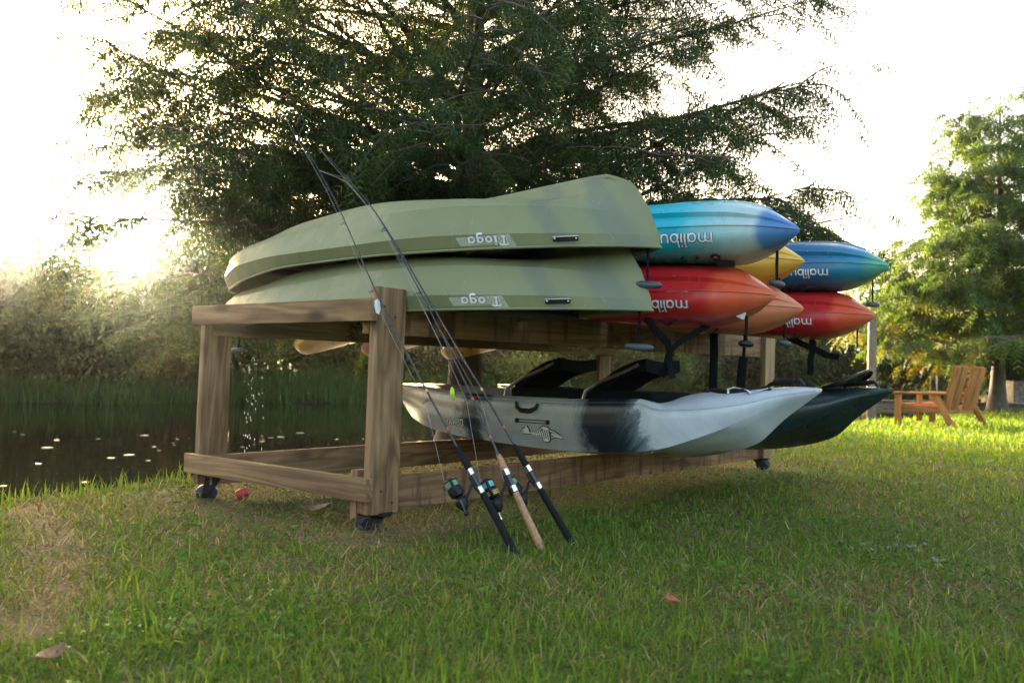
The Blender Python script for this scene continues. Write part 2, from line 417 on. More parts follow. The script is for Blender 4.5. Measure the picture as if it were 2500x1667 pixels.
def conifer(name, loc, H, trunk_r, limbs, spray_len, spray_w, pairs, twig_gap, spray_gap, cols, wts, label, cat, seed,
            leaf_mat, bark, flare=2.2, wid=.16, low_tint=None, wood_sides=6, twig_len=(.25, .72), extra=()):
    rng = np.random.default_rng(seed)
    root = thing(name, loc, label, cat)
    tb = MB(); fb = FolBuf(); o = np.array([0, 0, 0.])
    zs = [-.25, 0, .12, .3, .6, 1.0, 1.7, 2.6, 3.6, H*.6, H*.8, H]
    pr = [(0.02*math.sin(z*1.7), .025*math.cos(z*1.1), z) for z in zs]
    rr = [trunk_r*(flare if z <= 0 else 1+(flare-1)*math.exp(-z*2.6))*(1-.93*max(0, z)/H) for z in zs]
    tb.tube(pr, rr, 12)
    jobs = []
    for (z, az, L, rise, curve) in limbs: jobs.append((np.array([0, 0, z]), az, L, rise, curve))
    for e in extra: jobs.append(e)
    for (bs_, az, L, rise, curve) in jobs:
        pts = limb_path(rng, bs_, az, L, rise, curve)
        m_ = len(pts); r0 = .006+.0100*L
        tb.tube(pts, [max(.0035, r0*(1-i/(m_-1))**.9) for i in range(m_)], wood_sides, caps=False)
        # twigs
        nt_ = max(4, int(L/twig_gap)); tt = np.sort(1-.9*rng.random(nt_)**1.25); tp, td = along(pts, tt)
        for q in range(nt_):
            s = 1 if q % 2 else -1
            d = td[q]/np.linalg.norm(td[q]); a0 = math.atan2(d[1], d[0]) + s*rng.uniform(.5, 1.25)
            tl = rng.uniform(*twig_len)*(1.1-.38*tt[q])*min(1.25, L/2.2+.25)
            tw = limb_path(rng, tp[q], a0, tl, math.asin(np.clip(d[2], -1, 1))*.5+rng.uniform(-.25, .35), -rng.uniform(.15, .9), 5, .16)
            tb.tube(tw, [.006*(1-i/5)+.0016 for i in range(6)], 3, caps=False)
            ns = max(3, int(tl/spray_gap)); st = rng.uniform(.05, 1.05, ns); sp, sd = along(tw, st)
            sd = sd/np.linalg.norm(sd, axis=1, keepdims=True)
            side = np.cross(sd, [0, 0, 1]); side /= np.maximum(np.linalg.norm(side, axis=1, keepdims=True), 1e-6)
            sd = sd*.7 + side*rng.choice([-1, 1], ns)[:, None]*rng.uniform(.3, 1.1, ns)[:, None] + rng.normal(0, .25, (ns, 3)) - np.array([0, 0, .5])
            cc = palette(ns, cols, wts, rng)*rng.uniform(.75, 1.25)
            if low_tint is not None:
                k = low_tint(tp[q] + np.array(loc), rng)
                cc = cc*(1-k) + k*palette(ns, [(.26, .19, .02), (.30, .14, .02), (.18, .17, .02)], [3, 1, 3], rng)
            V, F, C = sprays(sp, sd, rng.uniform(.7, 1.25, ns)*spray_len, rng.uniform(.7, 1.2, ns)*spray_w, cc, pairs, rng, wid=wid)
            fb.add(V, F, C)
    tb.build('trunk', bark, root, angle=60)
    me = fb.mesh('crown'); cr = link('crown', me, leaf_mat, root, smooth=False)
    return root, len(me.polygons)

# ------------------------------------------------------------------ the big cypress behind the rack
rng = np.random.default_rng(5)
limbs = []; az = .4
for i in range(128):
    z = 1.05 + 5.6*(i/128.)**1.1 + rng.uniform(-.05, .05); az += 2.399 + rng.normal(0, .2)
    L = (3.0*(1-max(0, z-2.4)/9.0))*rng.uniform(.62, 1.06)*(1-.15*max(0, 1.6-z))
    limbs.append((z, az, L, rng.uniform(.18, .66) if z > 1.5 else rng.uniform(.0, .35), rng.uniform(-.38, .16)))
for k in range(26):      # broad middle limbs
    limbs.append((1.25+1.5*rng.random(), 2.399*k+rng.normal(0, .2), rng.uniform(2.45, 3.15), rng.uniform(.08, .40), rng.uniform(-.3, .12)))
for k in range(26):      # low sweeping limbs, most of them over the water
    limbs.append((1.15+.95*rng.random(), rng.uniform(1.5, 3.1) if k % 3 else rng.uniform(-1.0, .3), rng.uniform(1.9, 3.0), rng.uniform(-.02, .28), rng.uniform(-.3, .1)))
CY_COL = [(.030, .055, .014), (.046, .078, .018), (.072, .11, .024), (.105, .09, .02), (.028, .06, .026)]
TREE_P = (2.95, 2.18, .02)
_, nf = conifer('cypress_tree', TREE_P, 9.2, .115, limbs, .18, .050, 5, .080, .0205, CY_COL, [4, 4, 2, 1.2, 2],
        'tall cypress tree with spreading feathery branches rising right behind the boat rack', 'tree', 21, M['cypress'], M['bark'], flare=2.4)
nf0 = nf

# ------------------------------------------------------------------ second conifer, woods, reeds
rng = np.random.default_rng(9); limbs2 = []; az = 0
for i in range(96):
    z = 1.0 + 5.6*(i/96.)**1.05; az += 2.399
    L = 2.75*(1-(z-.9)/6.6)**.75*rng.uniform(.72, 1.12)+.12
    limbs2.append((z, az, L, rng.uniform(.05, .62), rng.uniform(-.45, .25)))
T2 = (19.4, 1.68, 0.03)
def low2(p, r):
    return float(np.clip((2.9-p[2])/1.6, 0, 1)*np.clip(.35+.5*r.random()+.25*(T2[0]-p[0])*.3, 0, .95)*(r.random() < .36))
_, nf = conifer('cypress_tree', T2, 6.9, .15, limbs2, .28, .11, 4, .13, .040,
        [(.06, .11, .02), (.09, .145, .026), (.13, .18, .032), (.05, .095, .03)], [3, 3, 2, 2],
        'cone shaped tree with yellowing lower leaves standing beside the wooden bench', 'tree', 33, M['cypress'], M['bark_grey'],
        flare=1.7, wid=.3, low_tint=low2, wood_sides=5, twig_len=(.5, 1.1))
print('tree2', nf)

def polar(px, dist):
    """ground point at a bearing (given as an image column of the 2352 px wide photo) and a distance"""
    a = math.atan((px-1176)/2081.)
    f = np.array([math.cos(YAW), math.sin(YAW)]); r = np.array([math.sin(YAW), -math.cos(YAW)])
    return CAM[:2] + dist*(f*math.cos(a)+r*math.sin(a))
def shore_dist(px):
    for d in np.arange(8, 90, .5):
        p = polar(px, d)
        if p[1] > far_y(p[0]) and p[1] > bank_y(p[0])+3: return d
    return 60.0

def crown_leaves(rng, c, R, n, leaf, cols, wts, clumps=70, hang=.5):
    """leaf sized triangles gathered in clumps through an uneven crown"""
    d = rng.normal(0, 1, (clumps, 3)); d /= np.linalg.norm(d, axis=1, keepdims=True)
    rad = rng.uniform(.35, 1.0, (clumps, 1))**.6*rng.uniform(.75, 1.12, (clumps, 1))
    cc = d*rad*np.array(R); k = rng.integers(0, clumps, n)
    sz = rng.uniform(.10, .24, clumps)[:, None]*max(R[0], .8)
    P = cc[k] + rng.normal(0, 1, (n, 3))*sz[k]*np.array([1, 1, .75]) + np.array(c)
    D = rng.normal(0, 1, (n, 3)); D[:, 2] -= hang; D, A, U = frames(D)
    L = leaf*rng.uniform(.6, 1.4, (n, 1)); Wd = L*rng.uniform(.28, .5, (n, 1))
    V = np.stack([P-A*Wd*.5, P+A*Wd*.5+D*L*.15, P+D*L+U*L*.15], 1).reshape(-1, 3)
    cl = np.array(cols)[rng.choice(len(cols), clumps, p=np.array(wts)/sum(wts))]*rng.uniform(.7, 1.3, (clumps, 1))
    C = np.repeat(cl[k]*rng.uniform(.8, 1.2, (n, 1)), 3, axis=0)
    return V, np.arange(n*3).reshape(-1, 3), C

WG = [(.019, .038, .008), (.028, .051, .010), (.043, .070, .012), (.052, .054, .012), (.015, .031, .009)]
def top_h(px, d):     # how high the wood rises on each bearing
    return .71+d*float(np.interp(px, [-900, -200, 20, 120, 330, 450, 650, 760, 1000, 1500, 1950, 2150, 2600, 3300], [.2, .165, .132, .116, .128, .215, .20, .05, .045, .08, .088, .10, .12, .15]))
rng = np.random.default_rng(17); fb = FolBuf(); tb = MB()
px = -1000.0
while px < 3400:
    sd = shore_dist(px)
    for row in range(3):
        q = px + rng.uniform(-45, 45); d = sd + [1.2, 3.2, 5.6][row] + rng.uniform(-.5, .8); p = polar(q, d)
        h = top_h(q, d)*[.55, .82, 1.0][row]*rng.uniform(.84, 1.04)
        r = h*rng.uniform(.36, .5) + .35
        n_ = int((6000 if -250 < px < 2600 else 1200)*(.9 if row == 0 else 1.2))
        V, F, C = crown_leaves(rng, (p[0], p[1], .1+h*.52), (r, r, h*.5), n_, .19*(d/24)**.8, WG, [3, 3, 2, .4, 3], 80)
        fb.add(V, F, C)
        tb.tube([(p[0], p[1], -.2), (p[0]+rng.normal(0, .15), p[1], h*.5), (p[0]+rng.normal(0, .3), p[1], h*.9)], [.11, .07, .02], 5, caps=False)
    px += 118 if -250 < px < 2600 else 200
# the trunks of the wood are skinned into the same mass
tv = np.array(tb.v); tf = np.array([t for q in tb.f for t in ((q[0], q[1], q[2]), (q[0], q[2], q[3]))])
fb.add(tv, tf, np.tile(np.array([.06, .05, .04]), (len(tv), 1)))
wd = link('woodland', fb.mesh('woodland'), M['woods'], None, smooth=False); tag(wd, kind='stuff')
print('woods', len(wd.data.polygons))

def bush(name, loc, h, r, n_, leaf, cols, wts, label, seed):
    rg = np.random.default_rng(seed); root = thing(name, loc, label, 'bush')
    tb = MB()
    for k in range(5):
        a = rg.uniform(0, 2*PI); tb.tube([(0, 0, -.1), (math.cos(a)*r*.25, math.sin(a)*r*.25, h*.4), (math.cos(a)*r*.6, math.sin(a)*r*.6, h*.8)], [.035, .022, .006], 5, caps=False)
    tb.build('stem', M['bark'], root)
    f = FolBuf(); f.add(*crown_leaves(rg, (0, 0, h*.52), (r, r, h*.48), n_, leaf, cols, wts, 55))
    link('crown', f.mesh('crown'), M['woods'], root, smooth=False)
    return root
p = polar(402, shore_dist(402)+.3); bush('bush', (p[0], p[1], .0), 1.75, 1.05, 3500, .13, [(.15, .085, .018), (.11, .08, .02), (.07, .075, .02)], [2, 2, 1],
     'rusty orange tinted bush on the far bank just left of the rack post', 5)
p = polar(1215, shore_dist(1215)-.3); bush('bush', (p[0], p[1], -.2), 1.55, 1.15, 4500, .12, [(.12, .15, .022), (.09, .12, .02), (.06, .09, .02)], [2, 2, 1],
     'bright yellow green bush seen through the rack above the camouflage kayak', 6)
p = polar(1570, shore_dist(1570)-.2); bush('bush', (p[0], p[1], -.2), 1.7, 1.2, 4000, .13, [(.07, .10, .022), (.05, .085, .02)], [1, 1],
     'mid green bush seen through the rack below the red kayak', 8)

# reeds along the far bank
def blades(P, az, lean, L, Wd, C, bend=.5, rng=RNG):
    n = len(P); az = az[:, None]; lean = lean[:, None]; L = L[:, None]; Wd = Wd[:, None]
    H = np.concatenate([np.cos(az), np.sin(az), 0*az], 1); Z = np.array([0, 0, 1.])
    D1 = H*np.sin(lean*.6)+Z*np.cos(lean*.6); l2 = lean*(1+bend); D2 = H*np.sin(l2)+Z*np.cos(l2)
    tw = rng.uniform(-.9, .9, (n, 1)); Sd = np.concatenate([-np.sin(az+tw), np.cos(az+tw), 0*az], 1)
    m_ = P+D1*L*.5; t = m_+D2*L*.5
    V = np.stack([P-Sd*Wd*.5, P+Sd*Wd*.5, m_-Sd*Wd*.42, m_+Sd*Wd*.42, t], 1).reshape(-1, 3)
    b = np.arange(n)[:, None]*5
    F = np.concatenate([b+[0, 1, 3], b+[0, 3, 2], b+[2, 3, 4]], 1).reshape(-1, 3)
    return V, F, np.repeat(C, 5, axis=0)
rg = np.random.default_rng(3); NR = 34000
q = rg.uniform(-500, 2900, NR*2); dd = np.interp(q, np.arange(-500, 2901, 20), [shore_dist(v) for v in range(-500, 2901, 20)])
dd = dd + rg.uniform(-1.2, 1.1, len(q)); pp = np.array([polar(a_, b_) for a_, b_ in zip(q, dd)])
hz_ = ground_h(pp[:, 0], pp[:, 1]); keep = (hz_ > WATER_Z-.12) & (vnoise(pp[:, 0], pp[:, 1], .5, 4) > -1); pp = pp[keep][:NR]; hz_ = hz_[keep][:NR]; k = len(pp)
C = palette(k, [(.045, .095, .018), (.065, .12, .024), (.09, .12, .03)], [3, 3, 1], rg)
V, F, C = blades(np.column_stack([pp, hz_-.02]), rg.uniform(0, 6.28, k), np.abs(rg.normal(.25, .2, k)), rg.uniform(.25, .62, k), rg.uniform(.018, .035, k), C, .7, rg)
rd = link('reeds', tri_mesh('reeds', V, F, C), M['blade'], None, smooth=False); tag(rd, kind='stuff')

# ------------------------------------------------------------------ lawn grass: short turf, clippings, taller tufts
rg = np.random.default_rng(23)
def scatter(n, r0, r1, pw, half=math.radians(47)):
    """points round the viewpoint's foot, thinning with distance as r**-pw"""
    u = rg.random(n); e = 2-pw
    r = (r0**e + u*(r1**e-r0**e))**(1/e)
    a = rg.uniform(-half, half, n); f = np.array([math.cos(YAW), math.sin(YAW)]); s = np.array([math.sin(YAW), -math.cos(YAW)])
    return CAM[:2] + r[:, None]*(np.cos(a)[:, None]*f+np.sin(a)[:, None]*s), r
gV, gF, gC = FolBuf(), None, None
def grass_layer(n, kind, pw=1.55, r0=1.25, r1=27):
    P, r = scatter(n, r0, r1, pw); x, y = P[:, 0], P[:, 1]
    d = y-bank_y(x); s = straw(x, y); di = dirt(x, y); u = rg.random(n)
    tall = vnoise(x, y, 1.1, 7)
    keep = (d < .16)
    if kind == 'turf': keep &= u > di*.78
    under = sst(-.45, -.2, y)*sst(1.75, 1.5, y)*sst(-.4, -.15, x)*sst(4.2, 3.9, x)
    if kind == 'tall': keep &= (u > under*.97) & (u < np.clip(1.3*sst(.45, .8, tall)*sst(2.9, 1.9, r) + .9*sst(-.38, -.06, d)*sst(2.4, 1.2, x) + .42*sst(3.6, 7.5, x)*sst(.3, .7, vnoise(x, y, .8, 3)) + .35*np.exp(-((path_d(x, y)-.26)/.12)**2), .015, 1)) & (di < .35)
    if kind == 'straw': keep &= u < np.clip(s*.85+.04+.6*di, 0, 1)
    if kind == 'clover': keep &= u < sst(.5, .8, vnoise(x, y, 2.0, 13))*(1-di)
    P, r, x, y, d, s, di = P[keep], r[keep], x[keep], y[keep], d[keep], s[keep], di[keep]; n = len(P)
    sc = (np.maximum(r, 1.8)/1.8)**.62
    z = ground_h(x, y)
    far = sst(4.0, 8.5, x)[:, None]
    pos = np.column_stack([x, y, z-.004])
    if kind == 'turf':
        c = palette(n, [(.082, .155, .014), (.115, .19, .019), (.16, .215, .028), (.24, .21, .05)], [4, 4, 2, 1], rg, .3)
        st = palette(n, [(.32, .23, .11), (.21, .145, .065), (.14, .10, .045)], [2, 2, 1], rg, .3)
        k = (rg.random(n) < s*.5)[:, None]; c = np.where(k, st, c)
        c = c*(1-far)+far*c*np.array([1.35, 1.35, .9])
        L = rg.gamma(6, .0060, n)*(1+.2*(s < .3)); L *= np.where(k[:, 0], .8, 1)*(1+.5*far[:, 0])
        low = sst(-.45, -.15, y)*sst(1.75, 1.45, y)*sst(-.4, -.1, x)*sst(4.2, 3.9, x)
        L *= (1-.5*low)*.9
        lean = np.clip(rg.normal(.9, .42, n), .05, 1.5); Wd = rg.uniform(.0022, .0042, n)*sc
    elif kind == 'tall':
        c = palette(n, [(.09, .175, .015), (.125, .21, .022), (.17, .23, .03)], [4, 4, 2], rg, .25)
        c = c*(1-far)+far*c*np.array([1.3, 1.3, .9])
        L = rg.uniform(.055, .125, n)*np.where(d > -.4, 1.15, 1.0); lean = np.clip(rg.normal(.45, .3, n), .02, 1.3); Wd = rg.uniform(.0028, .0052, n)*sc
    elif kind == 'straw':
        c = palette(n, [(.34, .25, .125), (.27, .19, .09), (.20, .135, .065), (.13, .085, .045)], [2, 3, 3, 2], rg, .25)
        L = rg.uniform(.025, .085, n); lean = rg.uniform(1.2, 1.6, n); Wd = rg.uniform(.0018, .0034, n)*sc
        pos[:, 2] += rg.uniform(.004, .03, n)
    else:
        c = palette(n, [(.07, .14, .02), (.10, .175, .026)], [1, 1], rg, .3)
        L = rg.uniform(.012, .024, n); lean = rg.uniform(.9, 1.6, n); Wd = L*.75*sc**.5; pos[:, 2] += rg.uniform(.012, .04, n)
    V, F, C = blades(pos, rg.uniform(0, 6.283, n), lean, L, Wd, c, .55 if kind != 'straw' else .05, rg)
    return V, F, C
gb = FolBuf()
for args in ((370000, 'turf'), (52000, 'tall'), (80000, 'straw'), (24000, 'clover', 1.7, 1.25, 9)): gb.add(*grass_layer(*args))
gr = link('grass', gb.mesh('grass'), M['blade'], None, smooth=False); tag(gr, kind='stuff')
print('grass', len(gr.data.polygons))

# ------------------------------------------------------------------ timber rack
def board(name, parent, ax, c, dims, mat, bevel=.004, rot=None):
    """dims = (length, across, height) in the board's own axes; length runs along ax"""
    mb = MB(); mb.box((0, 0, 0), dims); o = mb.build(name, mat, parent, angle=30, bevel=bevel)
    R = {'X': Matrix.Identity(3), 'Y': Matrix.Rotation(PI/2, 3, 'Z'), 'Z': Matrix.Rotation(-PI/2, 3, 'Y')}[ax]
    if rot is not None: R = rot @ R
    o.rotation_euler = R.to_euler(); o.location = c
    return o
RD, RW, TH = 3.78, 1.21, .038
ZU, ZL = .8402, .1296
rack = thing('boat_rack', (0, 0, G0), 'long timber rack on black casters holding canoes and kayaks on two levels', 'rack')
def rl(x, y, z): return (x, y, z-G0)
tw = Matrix.Rotation(math.radians(.9), 3, 'Y')
board('post', rack, 'Z', rl(.083, -TH/2, .578), (.897, TH, .158), M['timber'], rot=tw)
board('post', rack, 'Z', rl(.078, RW-TH/2, .53), (.80, TH, .15), M['timber'], rot=tw)
board('post', rack, 'Z', rl(RD-.075, -TH/2, .56), (.85, TH, .155), M['timber_new'], rot=tw)
board('post', rack, 'Z', rl(3.43, RW-TH/2, .54), (.82, TH, .15), M['timber_new'], rot=tw)
board('long_beam', rack, 'X', rl(RD/2-.06, TH/2+.001, ZU+.07), (RD-.13, TH, .14), M['timber_wet'])
board('long_beam', rack, 'X', rl(RD/2-.06, TH/2+.001, ZL+.07), (RD-.13, TH, .14), M['timber_wet'])
board('long_beam', rack, 'X', rl(1.77, RW-TH*1.5-.001, ZU+.07), (3.46, TH, .14), M['timber'])
board('long_beam', rack, 'X', rl(1.77, RW-TH*1.5-.001, ZL+.07), (3.46, TH, .14), M['timber'])
board('short_beam', rack, 'Y', rl(-TH/2-.001, .5775, .8876+.0445), (1.27, TH, .089), M['timber'])
board('short_beam', rack, 'Y', rl(-TH/2-.001, .59, .1879+.0445), (1.297, TH, .089), M['timber'])
sk = Matrix.Rotation(math.atan2(.26, 1.2), 3, 'Z')
board('short_beam', rack, 'Y', rl(RD-.11, .60, .93), (1.2, TH, .089), M['timber'], rot=sk)
board('short_beam', rack, 'Y', rl(RD-.10, .58, .235), (1.24, TH, .089), M['timber'], rot=sk)
board('brace_block', rack, 'Z', rl(.045, TH*1.5+.004, .205), (.19, TH, .085), M['timber'])
def caster(x, y, top, rz, parent):
    h = top-.05
    mb = MB(); mb.box((0, 0, h-.006), (.10, .085, .012)); mb.lathe((0, 0, h-.03), (0, 0, 1), [(0, .022), (.02, .03), (.024, .03)], 16)
    for s in (-1, 1):
        mb.add([(-.028, s*.027, h-.024), (.03, s*.027, h-.024), (.045, s*.027, .03), (.012, s*.027, .024), (-.028, s*.022, h-.024), (.03, s*.022, h-.024), (.045, s*.022, .03), (.012, s*.022, .024)],
               [(0, 1, 2, 3), (7, 6, 5, 4), (0, 4, 5, 1), (1, 5, 6, 2), (2, 6, 7, 3), (3, 7, 4, 0)])
    o = mb.build('caster', M['black'], parent, bevel=.0015, seg=1); o.location = (x, y, -.005); o.rotation_euler = (0, 0, rz)
    o.scale = (1.25, 1.35, 1)
    w = MB(); w.lathe((.024, -.019, .040), (0, 1, 0), [(0, .012), (.002, .030), (.006, .040), (.032, .040), (.036, .030), (.038, .012)], 22)
    w.build('wheel', M['wheel'], o)
caster(.085, .01, .13+.005, 2.2, rack); caster(.075, 1.16, .185+.005, 2.6, rack); caster(RD-.10, .03, .13+.005, -1.0, rack); caster(3.42, 1.15, .14, .9, rack)
mb = MB(); mb.add([(.0, 0, 0), (.014, -.001, .01), (.026, 0, -.002), (.030, -.001, -.032), (.021, -.003, -.052), (.006, -.001, -.045), (-.002, -.002, -.02), (.012, -.004, -.02)],
                  [(0, 1, 7), (1, 2, 7), (2, 3, 7), (3, 4, 7), (4, 5, 7), (5, 6, 7), (6, 0, 7)])
o = mb.build('paper_scrap', M['paper'], rack, smooth=False); o.location = rl(-.022, -.0605, .965)
md = o.modifiers.new('thick', 'SOLIDIFY'); md.thickness = .0008
for x, z in ((.05, .95), (.11, .91), (.06, .22), (.12, .17)):
    mb = MB(); mb.lathe((0, 0, 0), (0, -1, 0), [(0, .0055), (.0015, .0055), (.002, .003)], 10); o = mb.build('screw', M['dark_metal'], rack); o.location = rl(x, -TH-.0005, z)

# ------------------------------------------------------------------ hull lofting
def pchip(t, y, q):
    h = np.diff(t); d = np.diff(y, axis=0)/h[:, None]; m = np.zeros_like(y)
    for i in range(1, len(t)-1):
        a, b = d[i-1], d[i]; w1, w2 = 2*h[i]+h[i-1], h[i]+2*h[i-1]
        ok = a*b > 0; m[i] = np.where(ok, (w1+w2)/np.where(ok, w1/np.where(a == 0, 1, a)+w2/np.where(b == 0, 1, b), 1), 0)
    m[0] = d[0]; m[-1] = d[-1]
    i = np.clip(np.searchsorted(t, q, side='right')-1, 0, len(t)-2); s = (q-t[i])/h[i]; s = s[:, None]; hh = h[i][:, None]
    return (2*s**3-3*s**2+1)*y[i] + (s**3-2*s**2+s)*hh*m[i] + (-2*s**3+3*s**2)*y[i+1] + (s**3-s**2)*hh*m[i+1]
def hull(stations, corners, su=7, sv=5):
    """stations: rows of (half width, y, z) points from keel to deck centre. returns verts, faces for both sides"""
    A = np.array(stations, float); nS, nV, _ = A.shape
    c = A[:, :, 1].mean(1); t = np.concatenate([[0], np.cumsum(np.abs(np.diff(c))+.02)])
    q = np.concatenate([np.linspace(t[i], t[i+1], su, endpoint=False) for i in range(nS-1)]+[[t[-1]]])
    B = np.stack([pchip(t, A[:, k, :], q) for k in range(nV)], 1)
    cols = []; tv = np.arange(nV, dtype=float)
    br = [0]+list(corners)+[nV-1]
    for a, b in zip(br[:-1], br[1:]):
        for i in range(a, b):
            for f in np.linspace(0, 1, sv, endpoint=False):
                p0 = B[:, max(a, i-1)]; p1 = B[:, i]; p2 = B[:, i+1]; p3 = B[:, min(b, i+2)]
                m1 = (p2-p0)*.5 if i-1 >= a else (p2-p1); m2 = (p3-p1)*.5 if i+2 <= b else (p2-p1)
                cols.append((2*f**3-3*f**2+1)*p1+(f**3-2*f**2+f)*m1+(-2*f**3+3*f**2)*p2+(f**3-f**2)*m2)
    cols.append(B[:, -1]); G = np.stack(cols, 1); nu, nv, _ = G.shape
    R = G.reshape(-1, 3); Lf = R*np.array([-1, 1, 1]); V = np.concatenate([R, Lf]); F = []
    for i in range(nu-1):
        for j in range(nv-1):
            a = i*nv+j; F.append((a, a+1, a+nv+1, a+nv)); o = nu*nv; F.append((o+a, o+a+nv, o+a+nv+1, o+a+1))
    return V, F, G
def hull_obj(name, V, F, mat, parent, angle=28, solid=0):
    me = bpy.data.meshes.new(name); me.from_pydata([tuple(p) for p in V], [], F); me.update()
    bm = bmesh.new(); bm.from_mesh(me); bmesh.ops.remove_doubles(bm, verts=bm.verts, dist=2e-4)
    bmesh.ops.dissolve_degenerate(bm, dist=1e-5, edges=bm.edges); bmesh.ops.recalc_face_normals(bm, faces=bm.faces); bm.to_mesh(me); bm.free()
    o = link(name, me, mat, parent, True, angle)
    if solid:
        md = o.modifiers.new('shell', 'SOLIDIFY'); md.thickness = solid; md.offset = -1
    return o
def bvh_of(o): return BVHTree.FromPolygons([v.co.copy() for v in o.data.vertices], [tuple(p.vertices) for p in o.data.polygons])
def side_hit(bvh, y, z, side=-1):
    h = bvh.ray_cast(Vector((3*side, y, z)), Vector((-side, 0, 0)))
    return (h[0], h[1]) if h[0] is not None else (None, None)

# lettering: strokes laid on a surface
def arc(cx, cy, rx, ry, a0, a1, n=12):
    return [(cx+rx*math.cos(math.radians(a0+(a1-a0)*i/n)), cy+ry*math.sin(math.radians(a0+(a1-a0)*i/n))) for i in range(n+1)]
GL = {
 'm': ([[(.1, 0), (.1, 1)], arc(.42, .62, .32, .3, 180, 0)+[(.74, 0)], arc(1.06, .62, .32, .3, 180, 0)+[(1.38, 0)]], 1.5),
 'a': ([arc(.48, .47, .38, .42, 0, 360, 18), [(.88, 0), (.88, .95)]], 1.0),
 'l': ([[(.1, 0), (.1, 1.45)]], .22), 'i': ([[(.1, 0), (.1, .95)], [(.1, 1.22), (.1, 1.42)]], .22),
 'b': ([[(.1, 0), (.1, 1.45)], arc(.5, .47, .38, .42, 0, 360, 18)], .98),
 'u': ([[(.1, .95), (.1, .4)]+arc(.45, .38, .35, .33, 180, 360)+[(.8, .95)], [(.8, 0), (.8, .4)]], .95),
 'T': ([[(.0, 1.4), (1.1, 1.4)], [(.55, 1.4), (.55, 0)], [(.3, .05), (.8, .05)], [(.04, 1.4), (.04, 1.15)], [(1.06, 1.4), (1.06, 1.15)]], 1.2),
 'I': ([[(.25, 0), (.25, .9)], [(.05, .9), (.3, .9)], [(.05, .04), (.45, .04)], [(.25, 1.2), (.25, 1.4)]], .55),
 '.': ([[(.22, .0), (.22, .16)]], .5),
 'o': ([arc(.45, .47, .36, .42, 0, 360, 18)], 1.0),
 'g': ([arc(.45, .52, .34, .36, 0, 360, 16), [(.82, .95), (.82, -.2)]+arc(.46, -.2, .36, .26, 0, -160)], 1.02),
 'A': ([[(0, 0), (.42, 1), (.84, 0)], [(.18, .36), (.66, .36)]], .98),
 'W': ([[(0, 1), (.0, .05), (.4, .05), (.4, .7)], [(.4, .05), (.8, .05), (.8, 1)]], .98),
 'H': ([[(.08, 0), (.08, 1)], [(.08, .5), (.66, .5)], [(.66, 0), (.66, 1)]], .82),
 'O': ([[(.05, .05), (.65, .05), (.65, .95), (.05, .95), (.05, .05)]], .82),
}
def stroke_mesh(strokes, w, surf, off, mb, step=.4):
    """strokes in letter units -> ribbons on the surface surf(u, v) -> (point, normal)"""
    for k, st in enumerate(strokes):
        pts = [st[0]]
        for a, b in zip(st[:-1], st[1:]):
            n = max(1, int(math.hypot(b[0]-a[0], b[1]-a[1])/step)); pts += [(a[0]+(b[0]-a[0])*i/n, a[1]+(b[1]-a[1])*i/n) for i in range(1, n+1)]
        closed = math.hypot(pts[0][0]-pts[-1][0], pts[0][1]-pts[-1][1]) < 1e-4; m = len(pts); rows = []
        for i, p in enumerate(pts):
            if closed: a, b = pts[(i-1) % (m-1)], pts[(i+1) % (m-1)]
            else: a, b = pts[max(i-1, 0)], pts[min(i+1, m-1)]
            dx, dy = b[0]-a[0], b[1]-a[1]; l = math.hypot(dx, dy) or 1; nx_, ny_ = -dy/l, dx/l
            r = []
            for s in (-1, 1):
                P, Nn = surf(p[0]+nx_*w/2*s, p[1]+ny_*w/2*s)
                if P is None: r = None; break
                r.append(P+Nn*(off+k*.00012))
            rows.append(r)
        for r0, r1 in zip(rows[:-1], rows[1:]):
            if r0 and r1: mb.add([r0[0], r0[1], r1[1], r1[0]], [(0, 1, 2, 3)])
def word(txt, gap=.16):
    out = []; x = 0
    for ch in txt:
        g, adv = GL[ch]; out += [[(px_+x, py_) for px_, py_ in s] for s in g]; x += adv+gap
    return out, x-gap
def lettering(txt, bvh, parent, y0, z0, size, w, mat, outline=None, flip=True, side=-1, slant=0, name='lettering', tilt=0.0, sx=1.0, ow=.13):
    st, width = word(txt); sg = 1 if flip else -1
    def surf(u, v):
        uu = (u+slant*v)*size*sx*sg; vv = -sg*v*size
        return side_hit(bvh, y0+uu, z0+vv+uu*tilt, side)
    if outline:
        mb = MB(); stroke_mesh(st, w+ow, surf, .0008, mb); mb.build(name+'_outline', outline, parent, smooth=False)
    mb = MB(); stroke_mesh(st, w, surf, .0016, mb); return mb.build(name, mat, parent, smooth=False)

def toggle(parent, x, y, z0, z1, kind='boat', mat=None, two=True, name='carry_toggle', rz=0.0, sc=.72):
    mat = mat or M['toggle_grey']; mb = MB()
    for s in ((-1, 1) if two else (0,)):
        mb.tube([(x+s*.004, y, z0), (x+s*.006+.004, y+.003, (z0+z1)/2), (x+s*.004, y, z1)], .0042, 6)
    c = mb.build('cord', M['black_cloth'], parent)
    mb = MB()
    if kind == 'boat': mb.lathe((0, -.05, 0), (0, 1, 0), [(0, .004), (.008, .013), (.03, .017), (.07, .017), (.092, .013), (.1, .004)], 12)
    else: mb.ball((0, 0, 0), (.014, .014, .017))
    o = mb.build(name, mat, parent); o.location = (x, y, z1-.012); o.rotation_euler = (.22*math.sin(37*(x+y)+11*rz+90*z1), 0, rz)
    if kind == 'boat': o.scale = (1, sc, .85)
def strap(parent, pts, w=.025, name='strap', ref=(1, .5, 0)):
    mb = MB(); mb.tube(pts, w/2, 8, flat=.12, ref=ref); return mb.build(name, M['black_cloth'], parent, angle=60)

